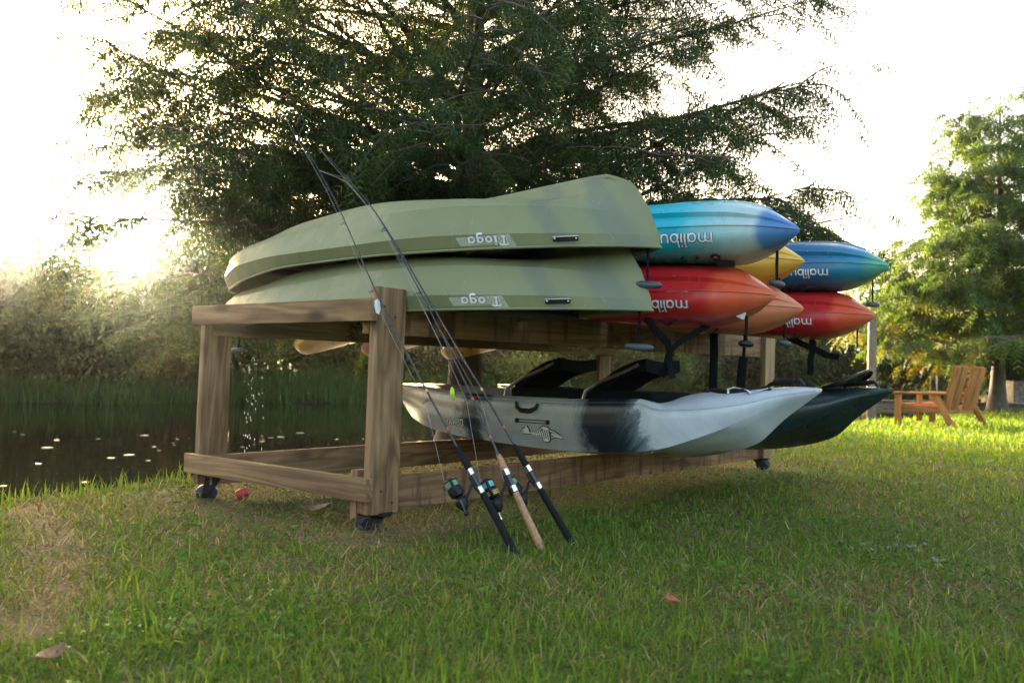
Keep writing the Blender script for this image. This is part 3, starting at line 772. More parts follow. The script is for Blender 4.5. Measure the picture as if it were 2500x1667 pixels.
# ------------------------------------------------------------------ canoes
def plastic(name, build, rough=.42, bmp=.05):
    m, n, b = nodes(name); co = objco(n); sep = n.nodes.new('ShaderNodeSeparateXYZ'); n.links.new(co, sep.inputs[0])
    c = build(n, co, sep); n.links.new(c, b.inputs['Base Color'])
    t = noise_(n, co, 14, 6, .65); rr = ramp(n, [(.3, (rough*.75,)*3), (.75, (min(1, rough*1.35),)*3)]); n.links.new(t.outputs[0], rr.inputs[0]); n.links.new(rr.outputs[0], b.inputs['Roughness'])
    b.inputs['Specular IOR Level'].default_value = .42
    t2 = noise_(n, co, 6, 5, .6); bump(n, t2.outputs[0], b, bmp, .02)
    return m
def scuffs(n, co, c, col, scale=(3, 40, 14), lo=.66, hi=.74, amt=.5):
    mp = N(n, 'ShaderNodeMapping'); mp.inputs['Scale'].default_value = scale; n.links.new(co, mp.inputs['Vector'])
    t = noise_(n, mp.outputs[0], 1, 6, .75, 1.0); r = ramp(n, [(lo, (0, 0, 0)), (hi, (amt,)*3)]); n.links.new(t.outputs[0], r.inputs[0])
    return mixc(n, r.outputs[0], c, col)
def canoe_col(n, co, sep):
    t = noise_(n, co, 2.5, 5, .6); r = ramp(n, [(.3, (.155, .168, .076)), (.7, (.198, .210, .103))]); n.links.new(t.outputs[0], r.inputs[0])
    # slanting grey streaks mixed into the hull colour round the bow
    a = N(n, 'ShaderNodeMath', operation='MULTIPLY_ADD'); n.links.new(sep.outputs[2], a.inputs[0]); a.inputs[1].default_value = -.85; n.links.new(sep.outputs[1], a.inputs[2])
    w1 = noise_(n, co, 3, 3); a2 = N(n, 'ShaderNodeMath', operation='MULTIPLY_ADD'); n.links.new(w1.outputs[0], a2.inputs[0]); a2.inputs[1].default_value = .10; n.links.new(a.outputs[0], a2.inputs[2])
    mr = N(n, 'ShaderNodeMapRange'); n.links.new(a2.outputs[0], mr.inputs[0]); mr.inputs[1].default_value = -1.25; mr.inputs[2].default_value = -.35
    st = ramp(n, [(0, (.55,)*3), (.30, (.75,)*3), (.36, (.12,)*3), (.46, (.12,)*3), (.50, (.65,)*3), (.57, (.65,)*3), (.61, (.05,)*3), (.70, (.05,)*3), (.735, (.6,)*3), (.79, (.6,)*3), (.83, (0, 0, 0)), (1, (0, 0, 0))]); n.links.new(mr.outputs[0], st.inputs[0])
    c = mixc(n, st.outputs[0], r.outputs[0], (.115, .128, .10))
    c = scuffs(n, co, c, (.30, .31, .22), (2, 26, 9), .6, .7, .55)
    return scuffs(n, co, c, (.07, .07, .04), (5, 2.2, 3), .62, .74, .45)
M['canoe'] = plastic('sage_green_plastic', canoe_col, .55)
CX0 = .56
CANOE = [  # half width, y, z : keel, valley, bilge, chine, widest line, gunwale
 [(0, -.735, 1.486), (0, -.80, 1.464), (0, -.865, 1.428), (0, -.935, 1.330), (0, -.978, 1.226), (0, -.985, 1.182)],
 [(0, -.69, 1.486), (.016, -.73, 1.440), (.036, -.77, 1.398), (.064, -.83, 1.325), (.098, -.87, 1.226), (.10, -.875, 1.182)],
 [(0, -.52, 1.477), (.050, -.535, 1.404), (.132, -.56, 1.380), (.192, -.61, 1.342), (.225, -.65, 1.231), (.212, -.655, 1.182)],
 [(0, -.18, 1.456), (.095, -.19, 1.410), (.258, -.20, 1.401), (.325, -.20, 1.358), (.365, -.20, 1.236), (.345, -.20, 1.179)],
 [(0, .25, 1.440), (.13, .25, 1.428), (.298, .25, 1.421), (.384, .25, 1.344), (.432, .25, 1.222), (.405, .25, 1.173)],
 [(0, .75, 1.408), (.13, .75, 1.398), (.290, .75, 1.386), (.381, .75, 1.310), (.432, .75, 1.212), (.405, .75, 1.160)],
 [(0, 1.20, 1.362), (.11, 1.2, 1.352), (.228, 1.2, 1.338), (.316, 1.2, 1.286), (.365, 1.2, 1.200), (.335, 1.2, 1.130)],
 [(0, 1.55, 1.345), (.07, 1.55, 1.336), (.145, 1.55, 1.322), (.210, 1.55, 1.276), (.245, 1.55, 1.180), (.22, 1.54, 1.108)],
 [(0, 1.74, 1.305), (.035, 1.748, 1.298), (.07, 1.755, 1.282), (.105, 1.77, 1.235), (.125, 1.775, 1.162), (.11, 1.75, 1.10)],
 [(0, 1.80, 1.255), (0, 1.816, 1.248), (0, 1.832, 1.238), (0, 1.862, 1.200), (0, 1.862, 1.150), (0, 1.82, 1.096)],
]
CANOE = [[(x, y if y < .8 else .8+(y-.8)*.90, z) for x, y, z in row] for row in CANOE]
CV, CF, CG = hull(CANOE, [3, 4], 8, 5)
def canoe(dy, dz, label, text):
    zc = 1.3
    root = thing('canoe', (CX0, dy, zc+dz), label, 'canoe', 'upturned sage green canoes')
    V = CV - np.array([0, 0, zc])
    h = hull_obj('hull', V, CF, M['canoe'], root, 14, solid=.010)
    bv = bvh_of(h)
    gun = CG[:, -1] - np.array([0, 0, zc]); mb = MB()
    for s in (-1, 1): mb.tube([(p[0]*s, p[1], p[2]) for p in gun[::2]]+[(gun[-1][0]*s, gun[-1][1], gun[-1][2])], .006, 8)
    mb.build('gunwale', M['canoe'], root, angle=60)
    for y, w in ((.55, .37), (1.25, .30), (-.35, .28)):
        mb = MB(); mb.box((0, y, -.115), (w*2, .20, .03)); mb.build('seat', M['black'], root, bevel=.008)
    # faded patch, name and black plate on the side below the widest line
    def patch(y0, y1, z0, z1, sl, mat, nm, off):
        mb = MB(); g = []
        for i in range(13):
            for j in range(4):
                y = y0+(y1-y0)*i/12; z = z0+(z1-z0)*j/3
                P, Nn = side_hit(bv, y+sl*(z-z0)+.000, z-(y-y0)*.03); g.append(P+Nn*off if P else None)
        for i in range(12):
            for j in range(3):
                q = [g[i*4+j], g[(i+1)*4+j], g[(i+1)*4+j+1], g[i*4+j+1]]
                if all(p is not None for p in q): mb.add(q, [(0, 1, 2, 3)])
        return mb.build(nm, mat, root, smooth=False)
    patch(-.51, -.285, -.117, -.068, .5, M['patch_print'], 'decal_patch', .0006)
    lettering(text, bv, root, -.478, -.0735, .0236, .32, M['white'], M['dark_print'], ow=.12, sx=1.28)
    pl = patch(-.737, -.648, -.0985, -.0815, 0, M['black'], 'nameplate', .004)
    for y in (-.730, -.655):
        P, Nn = side_hit(bv, y, -.090)
        if P: mb = MB(); mb.ball(P+Nn*.005, .0045); mb.build('rivet', M['alum'], root)
    mb = MB(); pts = []
    for i in range(7):
        P, Nn = side_hit(bv, -.737+.089*i/6, -.0808-.0025*i/6); pts.append(P+Nn*.004)
    mb.tube(pts, .002, 6); mb.build('plate_edge', M['alum'], root)
    toggle(root, 0, -.93, -.115, -.245, 'boat', M['toggle_grey'], False, 'carry_handle', .25, 1.15)
    toggle(root, 0, 1.69, -.19, -.27, 'boat', M['toggle_grey'], False, 'carry_handle', .25, 1.15)
    return root
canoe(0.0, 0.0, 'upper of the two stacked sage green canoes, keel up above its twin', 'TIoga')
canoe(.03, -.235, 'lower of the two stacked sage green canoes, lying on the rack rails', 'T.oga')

# ------------------------------------------------------------------ sit on top kayaks, keel up
KZ = 1.06
KAYAK = [  # half width, y, z : keel, bottom, chine crease, side, deck edge, deck centre
 [(0, -1.055, 1.092), (0, -1.08, 1.078), (0, -1.10, 1.058), (0, -1.092, 1.042), (0, -1.065, 1.022), (0, -1.03, 1.004)],
 [(0, -.955, 1.160), (.070, -.975, 1.136), (.126, -.985, 1.065), (.121, -.98, 1.022), (.078, -.965, .980), (0, -.945, .967)],
 [(0, -.80, 1.203), (.128, -.81, 1.172), (.222, -.82, 1.068), (.217, -.82, 1.003), (.142, -.81, .945), (0, -.80, .922)],
 [(0, -.50, 1.222), (.185, -.50, 1.188), (.295, -.50, 1.068), (.290, -.50, .992), (.215, -.50, .940), (0, -.50, .932)],
 [(0, 0, 1.216), (.225, 0, 1.186), (.345, 0, 1.062), (.338, 0, .998), (.285, 0, .975), (0, 0, 1.03)],
 [(0, .7, 1.212), (.23, .7, 1.184), (.35, .7, 1.058), (.342, .7, 1.0), (.29, .7, .978), (0, .7, 1.04)],
 [(0, 1.2, 1.208), (.20, 1.2, 1.176), (.32, 1.2, 1.05), (.312, 1.2, .99), (.25, 1.2, .965), (0, 1.2, 1.02)],
 [(0, 1.62, 1.17), (.15, 1.62, 1.13), (.24, 1.62, .99), (.23, 1.62, .93), (.16, 1.62, .885), (0, 1.62, .878)],
 [(0, 1.95, 1.05), (.08, 1.95, 1.0), (.135, 1.96, .90), (.128, 1.95, .86), (.08, 1.94, .82), (0, 1.92, .80)],
 [(0, 2.11, .915), (.025, 2.135, .89), (.045, 2.15, .842), (.042, 2.145, .815), (.025, 2.12, .785), (0, 2.09, .775)],
 [(0, 2.12, .90), (0, 2.145, .88), (0, 2.162, .842), (0, 2.155, .818), (0, 2.13, .79), (0, 2.1, .78)],
]
def _step(row):
    k, v, c = np.array(row[0]), np.array(row[1]), np.array(row[2]); f = min(1.0, c[0]/.2)
    ga = v*.55+c*.45+np.array([.010, 0, .006])*f; gb = v*.48+c*.52+np.array([-.006, 0, -.006])*f
    return [tuple(k), tuple(v), tuple(ga), tuple(gb)]+list(row[2:])
KV, KF, KG = hull([_step(r) for r in KAYAK], [2, 3, 4], 7, 4)
def ycol(stops, y0=-1.12, y1=2.2, warp=.12, keel=None, sc=(.33, .33, .33)):
    """colour running along the moulded hull"""
    def f(n, co, sep):
        t = noise_(n, co, 2.6, 5, .65); a = N(n, 'ShaderNodeMath', operation='MULTIPLY_ADD'); n.links.new(t.outputs[0], a.inputs[0]); a.inputs[1].default_value = warp; n.links.new(sep.outputs[1], a.inputs[2])
        mr = N(n, 'ShaderNodeMapRange'); n.links.new(a.outputs[0], mr.inputs[0]); mr.inputs[1].default_value = y0+warp*.5; mr.inputs[2].default_value = y1+warp*.5
        r = ramp(n, [((s-y0)/(y1-y0), c) for s, c in stops]); n.links.new(mr.outputs[0], r.inputs[0]); c = r.outputs[0]
        v = noise_(n, co, 9, 5, .7); vr = ramp(n, [(.3, (.88, .88, .88)), (.7, (1.1, 1.1, 1.1))]); n.links.new(v.outputs[0], vr.inputs[0]); c = mixc(n, 1, c, vr.outputs[0], 'MULTIPLY')
        c = scuffs(n, co, c, (.06, .05, .05), (4, 2.5, 3.5), .64, .78, .35)
        return scuffs(n, co, c, sc, (3, 30, 12), .62, .70, .5)
    return f
RED, ORG, TIP = (.42, .012, .018), (.56, .085, .035), (.60, .17, .085)
M['k_teal'] = plastic('teal_and_blue_plastic', ycol([(-1.12, (.055, .16, .36)), (-.98, (.055, .17, .36)), (-.955, (.34, .42, .42)), (-.85, (.27, .44, .44)), (-.66, (.008, .33, .40)), (-.45, (.0, .28, .37)), (1.4, (.0, .2, .32)), (2.1, (.05, .25, .35))], warp=.05), .3)
M['k_blue'] = plastic('deep_blue_plastic', ycol([(-1.12, (.10, .30, .17)), (-1.04, (.08, .30, .20)), (-.98, (.02, .17, .26)), (-.8, (.012, .11, .22)), (-.4, (.01, .10, .21)), (.2, (.02, .2, .28)), (2.1, (.05, .25, .35))], warp=.08), .32)
M['k_red'] = plastic('red_orange_plastic', ycol([(-1.12, TIP), (-1.0, ORG), (-.90, (.55, .07, .03)), (-.865, (.46, .02, .02)), (-.6, RED), (1.2, RED), (1.5, (.55, .2, .03)), (1.75, (.6, .36, .05)), (2.1, (.6, .38, .06))], warp=.05), .36)
M['k_red2'] = plastic('red_plastic_with_orange_nose', ycol([(-1.12, TIP), (-1.02, ORG), (-.93, (.55, .07, .03)), (-.90, (.45, .02, .02)), (-.6, RED), (1.2, RED), (1.5, (.55, .2, .03)), (1.75, (.6, .36, .05)), (2.1, (.6, .38, .06))], warp=.06), .36)
M['k_orange'] = plastic('peach_orange_plastic', ycol([(-1.12, (.56, .20, .10)), (-.9, (.56, .17, .075)), (-.4, (.5, .11, .05)), (2.1, (.55, .2, .1))], warp=.1), .42)
M['k_yellow'] = plastic('yellow_plastic', ycol([(-1.12, (.60, .34, .05)), (-.9, (.62, .31, .035)), (-.4, (.6, .26, .03)), (2.1, (.55, .3, .05))], warp=.1), .4)
def kayak(x, dy, dz, mat, label, text=True, letter_y=-.93, letter_z=1.018, scale=1.0, size=.0535):
    root = thing('kayak', (x, dy, KZ+dz), label, 'kayak', 'upturned sit on top kayaks on the upper rails')
    V = KV - np.array([0, 0, KZ])
    if scale != 1: V = V*np.array([scale, 1, scale])
    h = hull_obj('hull', V, KF, mat, root, 30); bv = bvh_of(h)
    # raised keel strip and moulded seam
    k = (KG[:, 0]-np.array([0, 0, KZ]))*np.array([1, 1, scale]); mb = MB(); mb.tube([(0, p[1], p[2]-.004) for p in k[6:-10:2]], .012, 8, flat=.8); mb.build('keel_strip', mat, root)
    cr = (KG[:, 4*4]-np.array([0, 0, KZ]))*np.array([scale, 1, scale])
    for s in (-1, 1):
        mb = MB(); mb.tube([(p[0]*s*1.002, p[1], p[2]) for p in cr[1:-1:2]], .0045, 6); mb.build('seam', mat, root)
    if text: lettering('malibu', bv, root, letter_y, letter_z-KZ+.002, size*.62, .2, M['white'], M['dark_print'], sx=1.0)
    # side carry handle
    for (y, z) in ((-.715, .945-KZ),):
        P, Nn = side_hit(bv, y, z*scale); Q, N2 = side_hit(bv, y+.06, z*scale)
        if P and Q:
            mb = MB(); mb.ball(P+Nn*.003, (.007, .007, .007)); mb.ball(Q+N2*.003, (.007, .007, .007))
            mid = (P+Q)/2+Nn*.014-Vector((0, 0, .014)); mb.tube([P+Nn*.004, P*.7+mid*.3+Nn*.006, mid, Q*.7+mid*.3+Nn*.006, Q+N2*.004], .003, 6); mb.build('side_handle', M['black'], root)
    return root, bv
def scrape(bv, parent, y0, y1, z, rot=.02):
    def sf(u, v): return side_hit(bv, u, z+v+(u-y0)*rot)
    mb = MB(); stroke_mesh([[(y0+(y1-y0)*i/6, .0008*((i*5) % 3)) for i in range(4)]], .0045, sf, .0022, mb, .02); stroke_mesh([[(y0+(y1-y0)*i/6, .001*((i*7) % 3)) for i in range(3, 7)]], .003, sf, .0022, mb, .02)
    if mb.f: mb.build('scrape_mark', M['white'], parent, smooth=False)
k1, bv = kayak(1.30, -.02, 0.0, M['k_red'], 'red kayak with an orange nose next to the canoes, directly under the teal one', letter_y=-.80, letter_z=1.025)
scrape(bv, k1, -.80, -.62, .004)
toggle(k1, 0, -.965, -.09, -.20, 'boat', M['black'], True, rz=.9)
mb = MB(); mb.box((-.05, -.955, -.085), (.002, .055, .03), Matrix.Rotation(.4, 3, 'X')); mb.build('sticker', M['paper'], k1, smooth=False)
P = Vector((-.18, -.66, -.135))
strap(k1, [(-.23, -.60, -.105), (-.235, -.64, -.15), (-.2, -.69, -.215), (-.2, -.705, -.25), (-.2, -.69, -.31), (-.2, -.66, -.36)], .034)
strap(k1, [(-.02, -.80, -.125), (-.08, -.77, -.16), (-.16, -.72, -.215), (-.19, -.695, -.255), (-.2, -.705, -.31), (-.2, -.72, -.37)], .026)
k2, bv = kayak(1.30, -.12, .272, M['k_teal'], 'teal kayak with a blue nose stacked on the red kayak beside the canoes', letter_y=-.81, letter_z=1.035, size=.062)
toggle(k2, 0, -1.0, -.085, -.215, 'boat', None, True, rz=.7)
mb = MB(); P, Nn = side_hit(bv, -.79, -.113)
mb.lathe(P+Nn*.002, Nn, [(0, .022), (.006, .02), (.008, .012)], 14); mb.build('strap_anchor', M['black'], k2)
mb = MB(); mb.lathe(P+Nn*.009, Nn, [(0, .011), (.003, .010), (.004, .003)], 12); mb.build('button', M['red_plastic'], k2)
strap(k2, [P+Nn*.006, P+Nn*.012+Vector((0, -.02, -.02)), P+Vector((.06, -.06, -.032))], .03)
k3, bv = kayak(2.0, .14, -.005, M['k_orange'], 'peach orange kayak behind the nose of the red kayak, under the yellow one', False, scale=.97)
toggle(k3, 0, -1.0, -.08, -.165, 'boat', None, False, rz=.8)
strap(k3, [(-.05, -.635, -.11), (-.05, -.64, -.24), (-.05, -.637, -.36), (-.05, -.637, -.47)], .042)
strap(k3, [(.0, -.79, -.12), (.0, -.785, -.2), (.0, -.78, -.29)], .016)
strap(k3, [(.0, -.782, -.25), (.0, -.775, -.30), (0, -.77, -.38), (0, -.768, -.45)], .044)
k4, bv = kayak(2.0, .14, .232, M['k_yellow'], 'yellow kayak peeping out between the teal and the far blue kayak', False, scale=.97)
toggle(k4, 0, -.97, -.085, -.16, 'boat', None, False, rz=.8)
k5, bv = kayak(2.70, .015, .0, M['k_red2'], 'far red kayak with an orange nose under the deep blue one, farthest along the rack', letter_y=-.825, letter_z=1.03)
scrape(bv, k5, -.88, -.72, .006)
toggle(k5, 0, -1.0, -.075, -.185, 'ball', M['chrome'], False)
strap(k5, [(-.05, -.62, -.12), (-.02, -.70, -.165), (0, -.76, -.19), (0, -.83, -.225), (0, -.90, -.235)], .035)
strap(k5, [(0, -.745, -.13), (0, -.75, -.19), (0, -.735, -.25), (0, -.74, -.31), (0, -.735, -.335)], .035)
k6, bv = kayak(2.70, -.055, .268, M['k_blue'], 'deep blue kayak with a green tinged nose, top of the farthest pair', letter_y=-.84, letter_z=1.03)
scrape(bv, k6, -.88, -.66, .006)
toggle(k6, 0, -1.01, -.075, -.20, 'boat', None, False, rz=.5)

# ------------------------------------------------------------------ fishing kayaks on the lower rails
FISH = [  # half width, y, z : keel, chine, side, gunwale, lip, floor edge, floor centre
 [(0, -1.185, .636), (0, -1.197, .646), (0, -1.20, .651), (0, -1.197, .657), (0, -1.18, .662), (0, -1.16, .667), (0, -1.14, .668)],
 [(0, -1.03, .515), (.088, -1.05, .588), (.102, -1.05, .606), (.100, -1.05, .628), (.078, -1.04, .648), (.045, -1.03, .658), (0, -1.02, .661)],
 [(0, -.89, .390), (.195, -.90, .500), (.212, -.90, .540), (.206, -.90, .582), (.165, -.89, .618), (.09, -.89, .643), (0, -.89, .652)],
 [(0, -.70, .330), (.290, -.70, .408), (.306, -.70, .48), (.298, -.70, .552), (.245, -.70, .594), (.15, -.70, .626), (0, -.70, .640)],
 [(0, -.57, .306), (.328, -.57, .362), (.352, -.57, .455), (.344, -.57, .545), (.295, -.57, .572), (.23, -.58, .585), (0, -.60, .60)],
 [(0, -.47, .294), (.338, -.47, .342), (.362, -.47, .45), (.356, -.47, .570), (.318, -.47, .577), (.29, -.51, .45), (0, -.53, .445)],
 [(0, 0, .276), (.346, 0, .315), (.376, 0, .43), (.37, 0, .555), (.332, 0, .561), (.30, 0, .44), (0, 0, .435)],
 [(0, .55, .284), (.336, .55, .332), (.37, .55, .44), (.364, .55, .560), (.326, .55, .566), (.295, .55, .45), (0, .55, .445)],
 [(0, .95, .30), (.272, .95, .36), (.312, .95, .47), (.308, .95, .580), (.27, .95, .586), (.24, .95, .49), (0, .95, .485)],
 [(0, 1.2, .335), (.192, 1.2, .412), (.235, 1.2, .505), (.232, 1.2, .596), (.20, 1.2, .602), (.16, 1.19, .575), (0, 1.18, .575)],
 [(0, 1.37, .43), (.092, 1.385, .49), (.125, 1.39, .545), (.122, 1.38, .602), (.10, 1.37, .608), (.06, 1.36, .606), (0, 1.35, .606)],
 [(0, 1.44, .49), (0, 1.452, .53), (0, 1.460, .562), (0, 1.455, .598), (0, 1.44, .606), (0, 1.43, .607), (0, 1.42, .607)],
]
FV, FF, FG = hull(FISH, [1, 5], 7, 4)
def camo_col(n, co, sep):
    t = noise_(n, co, 3.2, 9, .72, .8); a = N(n, 'ShaderNodeMath', operation='MULTIPLY_ADD'); n.links.new(t.outputs[0], a.inputs[0]); a.inputs[1].default_value = .55; n.links.new(sep.outputs[1], a.inputs[2])
    mr = N(n, 'ShaderNodeMapRange'); n.links.new(a.outputs[0], mr.inputs[0]); y0 = -1.2+.275; y1 = 1.5+.275; mr.inputs[1].default_value = y0; mr.inputs[2].default_value = y1
    f = lambda y: (y+1.2)/2.7
    wht, blk, gry, tan = (.52, .56, .59), (.012, .018, .024), (.29, .30, .28), (.36, .34, .31)
    r = ramp(n, [(0, wht), (f(-.52), wht), (f(-.49), (.16, .22, .26)), (f(-.40), (.03, .045, .055)), (f(-.35), blk), (f(-.25), blk), (f(-.20), (.15, .16, .16)), (f(-.12), gry), (f(.42), gry), (f(.47), (.05, .055, .06)), (f(.55), blk), (f(.62), (.08, .085, .09)), (f(.70), tan), (1, tan)])
    n.links.new(mr.outputs[0], r.inputs[0])
    v = noise_(n, co, 5, 6, .65, .5); vr = ramp(n, [(.3, (.72, .74, .76)), (.65, (1.08, 1.08, 1.08))]); n.links.new(v.outputs[0], vr.inputs[0])
    return mixc(n, .8, r.outputs[0], vr.outputs[0], 'MULTIPLY')
M['camo'] = plastic('white_grey_black_swirled_plastic', camo_col, .2, .02)
def dg_col(n, co, sep):
    t = noise_(n, co, 3, 5, .6); r = ramp(n, [(.3, (.007, .018, .017)), (.7, (.014, .030, .028))]); n.links.new(t.outputs[0], r.inputs[0]); return r.outputs[0]
M['dgreen'] = plastic('dark_green_plastic', dg_col, .3, .02)
FZ = .45
def deck_z(y):
    c = FG[:, -1]; i = np.argsort(c[:, 1]); return float(np.interp(y, c[i, 1], c[i, 2]))-FZ
def stool(parent, y, x=0.0):
    """low folding seat: cushion, backrest folded forward, aluminium frame"""
    st = MB(); st.box((x, y-.20, .10), (.40, .36, .13)); s = st.build('seat', M['black_cloth'], parent, bevel=.018, seg=3)
    b = MB(); n_ = 9; top = []
    for i in range(n_):
        t = i/(n_-1); yy = y-.02-.31*t; zz = .165+.155*t+.025*math.sin(PI*t); top.append((yy, zz))
    vs = []
    for (yy, zz) in top:
        for xx in (-.17, -.09, 0, .09, .17):
            vs.append((x+xx, yy, zz+.02*(abs(xx)/.19)**2))
    vs2 = [(a, b_-.004, c-.045-.025*(y-.02-b_)/.35) for a, b_, c in vs]; k = len(vs); fs = []
    for i in range(n_-1):
        for j in range(4):
            a = i*5+j; fs += [(a, a+1, a+6, a+5), (k+a, k+a+5, k+a+6, k+a+1)]
    for i in range(n_-1): fs += [(i*5, (i+1)*5, k+(i+1)*5, k+i*5), (i*5+4, k+i*5+4, k+(i+1)*5+4, (i+1)*5+4)]
    for j in range(4): fs += [(j, k+j, k+j+1, j+1), ((n_-1)*5+j, (n_-1)*5+j+1, k+(n_-1)*5+j+1, k+(n_-1)*5+j)]
    b.add(vs+vs2, fs); b.build('backrest', M['black_cloth'], s, angle=50, bevel=.008)
    f = MB()
    for sx in (-1, 1):
        f.tube([(x+sx*.205, y+.02, .10), (x+sx*.205, y-.0, .16), (x+sx*.205, y-.10, .215), (x+sx*.2, y-.22, .262), (x+sx*.19, y-.30, .30)], .0095, 8)
        f.tube([(x+sx*.205, y-.02, .02), (x+sx*.205, y-.03, .11), (x+sx*.205, y-.40, .115), (x+sx*.205, y-.455, .10), (x+sx*.205, y-.47, .01)], .0095, 8)
    f.tube([(x-.205, y-.46, .11), (x+.205, y-.46, .11)], .0085, 8); f.build('seat_frame', M['alum'], s)
    f = MB(); f.tube([(x-.215, y-.12, .035), (x-.216, y-.15, .075), (x-.216, y-.10, .105)], .008, 6); f.tube([(x-.216, y-.15, .075), (x-.216, y-.22, .082)], .007, 6); f.build('bracket', M['chrome'], s)
def fishing_kayak(x, dy, mat, label, camo):
    root = thing('fishing_kayak', (x, dy, FZ), label, 'kayak', 'upright fishing kayaks on the lower rails')
    V = FV-np.array([0, 0, FZ]); h = hull_obj('hull', V, FF, mat, root, 32); bv = bvh_of(h)
    g = FG[:, 3*4]-np.array([0, 0, FZ])
    # rolled rim along the gunwale
    for s in (-1, 1):
        mb = MB(); mb.tube([(p[0]*s, p[1], p[2]) for p in g[1:-1:2]], .007, 6); mb.build('rim', mat, root)
    # bow hatch, carry handle, pad eyes, bungee
    zb = lambda y: deck_z(y)
    mb = MB(); n_ = 28; vs = []
    for r_, hh in ((1.0, .000), (1.0, .010), (.86, .013), (.80, .007), (.0, .009)):
        for i in range(n_):
            a = 2*PI*i/n_; yy = -.80+.135*r_*math.sin(a); xx = .155*r_*math.cos(a)*(1+.35*(yy+.80)); ht = bv.ray_cast(Vector((xx, yy, 1)), Vector((0, 0, -1))); vs.append((xx, yy, (ht[0].z if ht[0] else zb(yy))+hh-.002))
    fs = [(i*n_+k, i*n_+(k+1) % n_, (i+1)*n_+(k+1) % n_, (i+1)*n_+k) for i in range(4) for k in range(n_)]
    mb.add(vs, fs); hatch = mb.build('hatch', M['black'], root, angle=35, origin=(0, -.665, zb(-.665)))
    if not camo: hatch.rotation_euler = (math.radians(-19), 0, 0); hatch.location += Vector((0, -.17, .012))
    hy0, hy1 = (-.94, -1.12)
    mb = MB(); mb.tube([(0, hy0, zb(hy0)+.003), (0, hy0-.02, zb(hy0)+.018), (0, (hy0+hy1)/2, zb(hy0)+.030), (0, hy1+.02, zb(hy1)+.026), (0, hy1, zb(hy1)+.004)], [.008, .010, .014, .010, .008], 8); hd = mb.build('bow_handle', M['black'], root)
    mb = MB()
    for i in range(8): yy = hy0-.035-.013*i; mb.lathe((0, yy, zb(hy0)+.0285), (0, -1, 0), [(0, .0145), (.005, .0165), (.007, .0145)], 10)
    mb.build('grip', M['black'], hd)
    for (xx, yy) in ((-.14, -.70), (.14, -.70), (-.085, -.98), (.085, -.98), (0, -1.15)):
        mb = MB(); P = Vector((xx, yy, zb(yy)-.012*(abs(xx)/.12)-.004)); hit = bv.ray_cast(Vector((xx, yy, 1)), Vector((0, 0, -1)))
        if hit[0]: P = hit[0]
        mb.box(P+Vector((0, 0, .003)), (.016, .040, .006)); mb.tube([P+Vector((0, -.010, .004)), P+Vector((0, -.004, .016)), P+Vector((0, .004, .016)), P+Vector((0, .010, .004))], .003, 6); mb.ball(P+Vector((0, .015, .006)), .004, 6, 5); mb.ball(P+Vector((0, -.015, .006)), .004, 6, 5)
        mb.build('pad_eye', M['black'], root)
    if camo: stool(root, .46); stool(root, -.06)
    # near side fittings
    def onside(y, z): P, Nn = side_hit(bv, y, z-FZ); return P, Nn
    P, Nn = onside(.18, .525)
    mb = MB(); mb.tube([P+Nn*.006+Vector((0, .07, .022)), P+Nn*.012+Vector((0, .062, -.008)), P+Nn*.016+Vector((0, .03, -.022)), P+Nn*.016+Vector((0, -.03, -.022)), P+Nn*.012+Vector((0, -.062, -.006)), P+Nn*.006+Vector((0, -.07, .018))], [.007, .010, .012, .012, .010, .007], 8); mb.build('side_handle', M['black'], root)
    mb = MB()
    for dz in (-.007, .007):
        pts = [onside(.245-.20*i/8, .452+dz) for i in range(9)]; mb.tube([a+b*.004 for a, b in pts], .0022, 5)
    b_ = mb.build('bungee', M['black_cloth'], root)
    for yy in (.245, .045):
        P, Nn = onside(yy, .452); mb = MB(); mb.ball(P+Nn*.004, (.008, .013, .013)); mb.build('bungee_hook', M['black'], root)
    if camo:
        lettering('WAHOO', bv, root, .80, .398-FZ, .036, .2, M['silver_print'], M['dark_print'], flip=False, name='lettering', sx=.9, slant=.1, ow=.26)
        # fish bone emblem
        fish = [[(-1.9, .35), (-1.35, 0), (-.6, -.05), (.2, .0), (.75, .02)],
                [(-1.35, 0), (-1.75, -.05), (-2.1, .1), (-1.9, .35), (-1.55, .5), (-1.62, .78)], [(-1.62, .78), (-1.42, .4), (-1.35, 0)],
                [(.75, .42), (1.05, .34), (1.9, -.28), (1.2, -.18), (.8, -.3)], [(.75, .42), (.68, .1), (.8, -.3)], [(1.0, .12), (1.08, .12)], [(.95, -.02), (1.8, -.26)],
                [(-.25, .42), (.05, .78), (.5, .7), (.7, .45)], [(.0, -.42), (.05, -.72), (.45, -.75), (.62, -.42)]]
        for i in range(9):
            xx = -1.0+.2*i; hgt = .16+.035*i; fish += [[(xx, -.04), (xx-.06, hgt)], [(xx, -.04), (xx+.02, -hgt-.05)]]
        def sf(u, v): return side_hit(bv, .08-u*.0655, .392-FZ+v*.046, -1)
        mb = MB(); stroke_mesh(fish, .36, sf, .0008, mb); mb.build('emblem_outline', M['dark_print'], root, smooth=False)
        mb = MB(); stroke_mesh(fish, .11, sf, .0030, mb); stroke_mesh([[(.85, .1), (1.75, -.22)], [(.05, .62), (.5, .55)], [(-1.55, .15), (-1.85, .2)], [(-1.5, .2), (-1.6, .6)], [(.1, -.6), (.45, -.6)]], .26, sf, .0036, mb); mb.build('emblem', M['silver_print'], root, smooth=False)
        mb = MB()
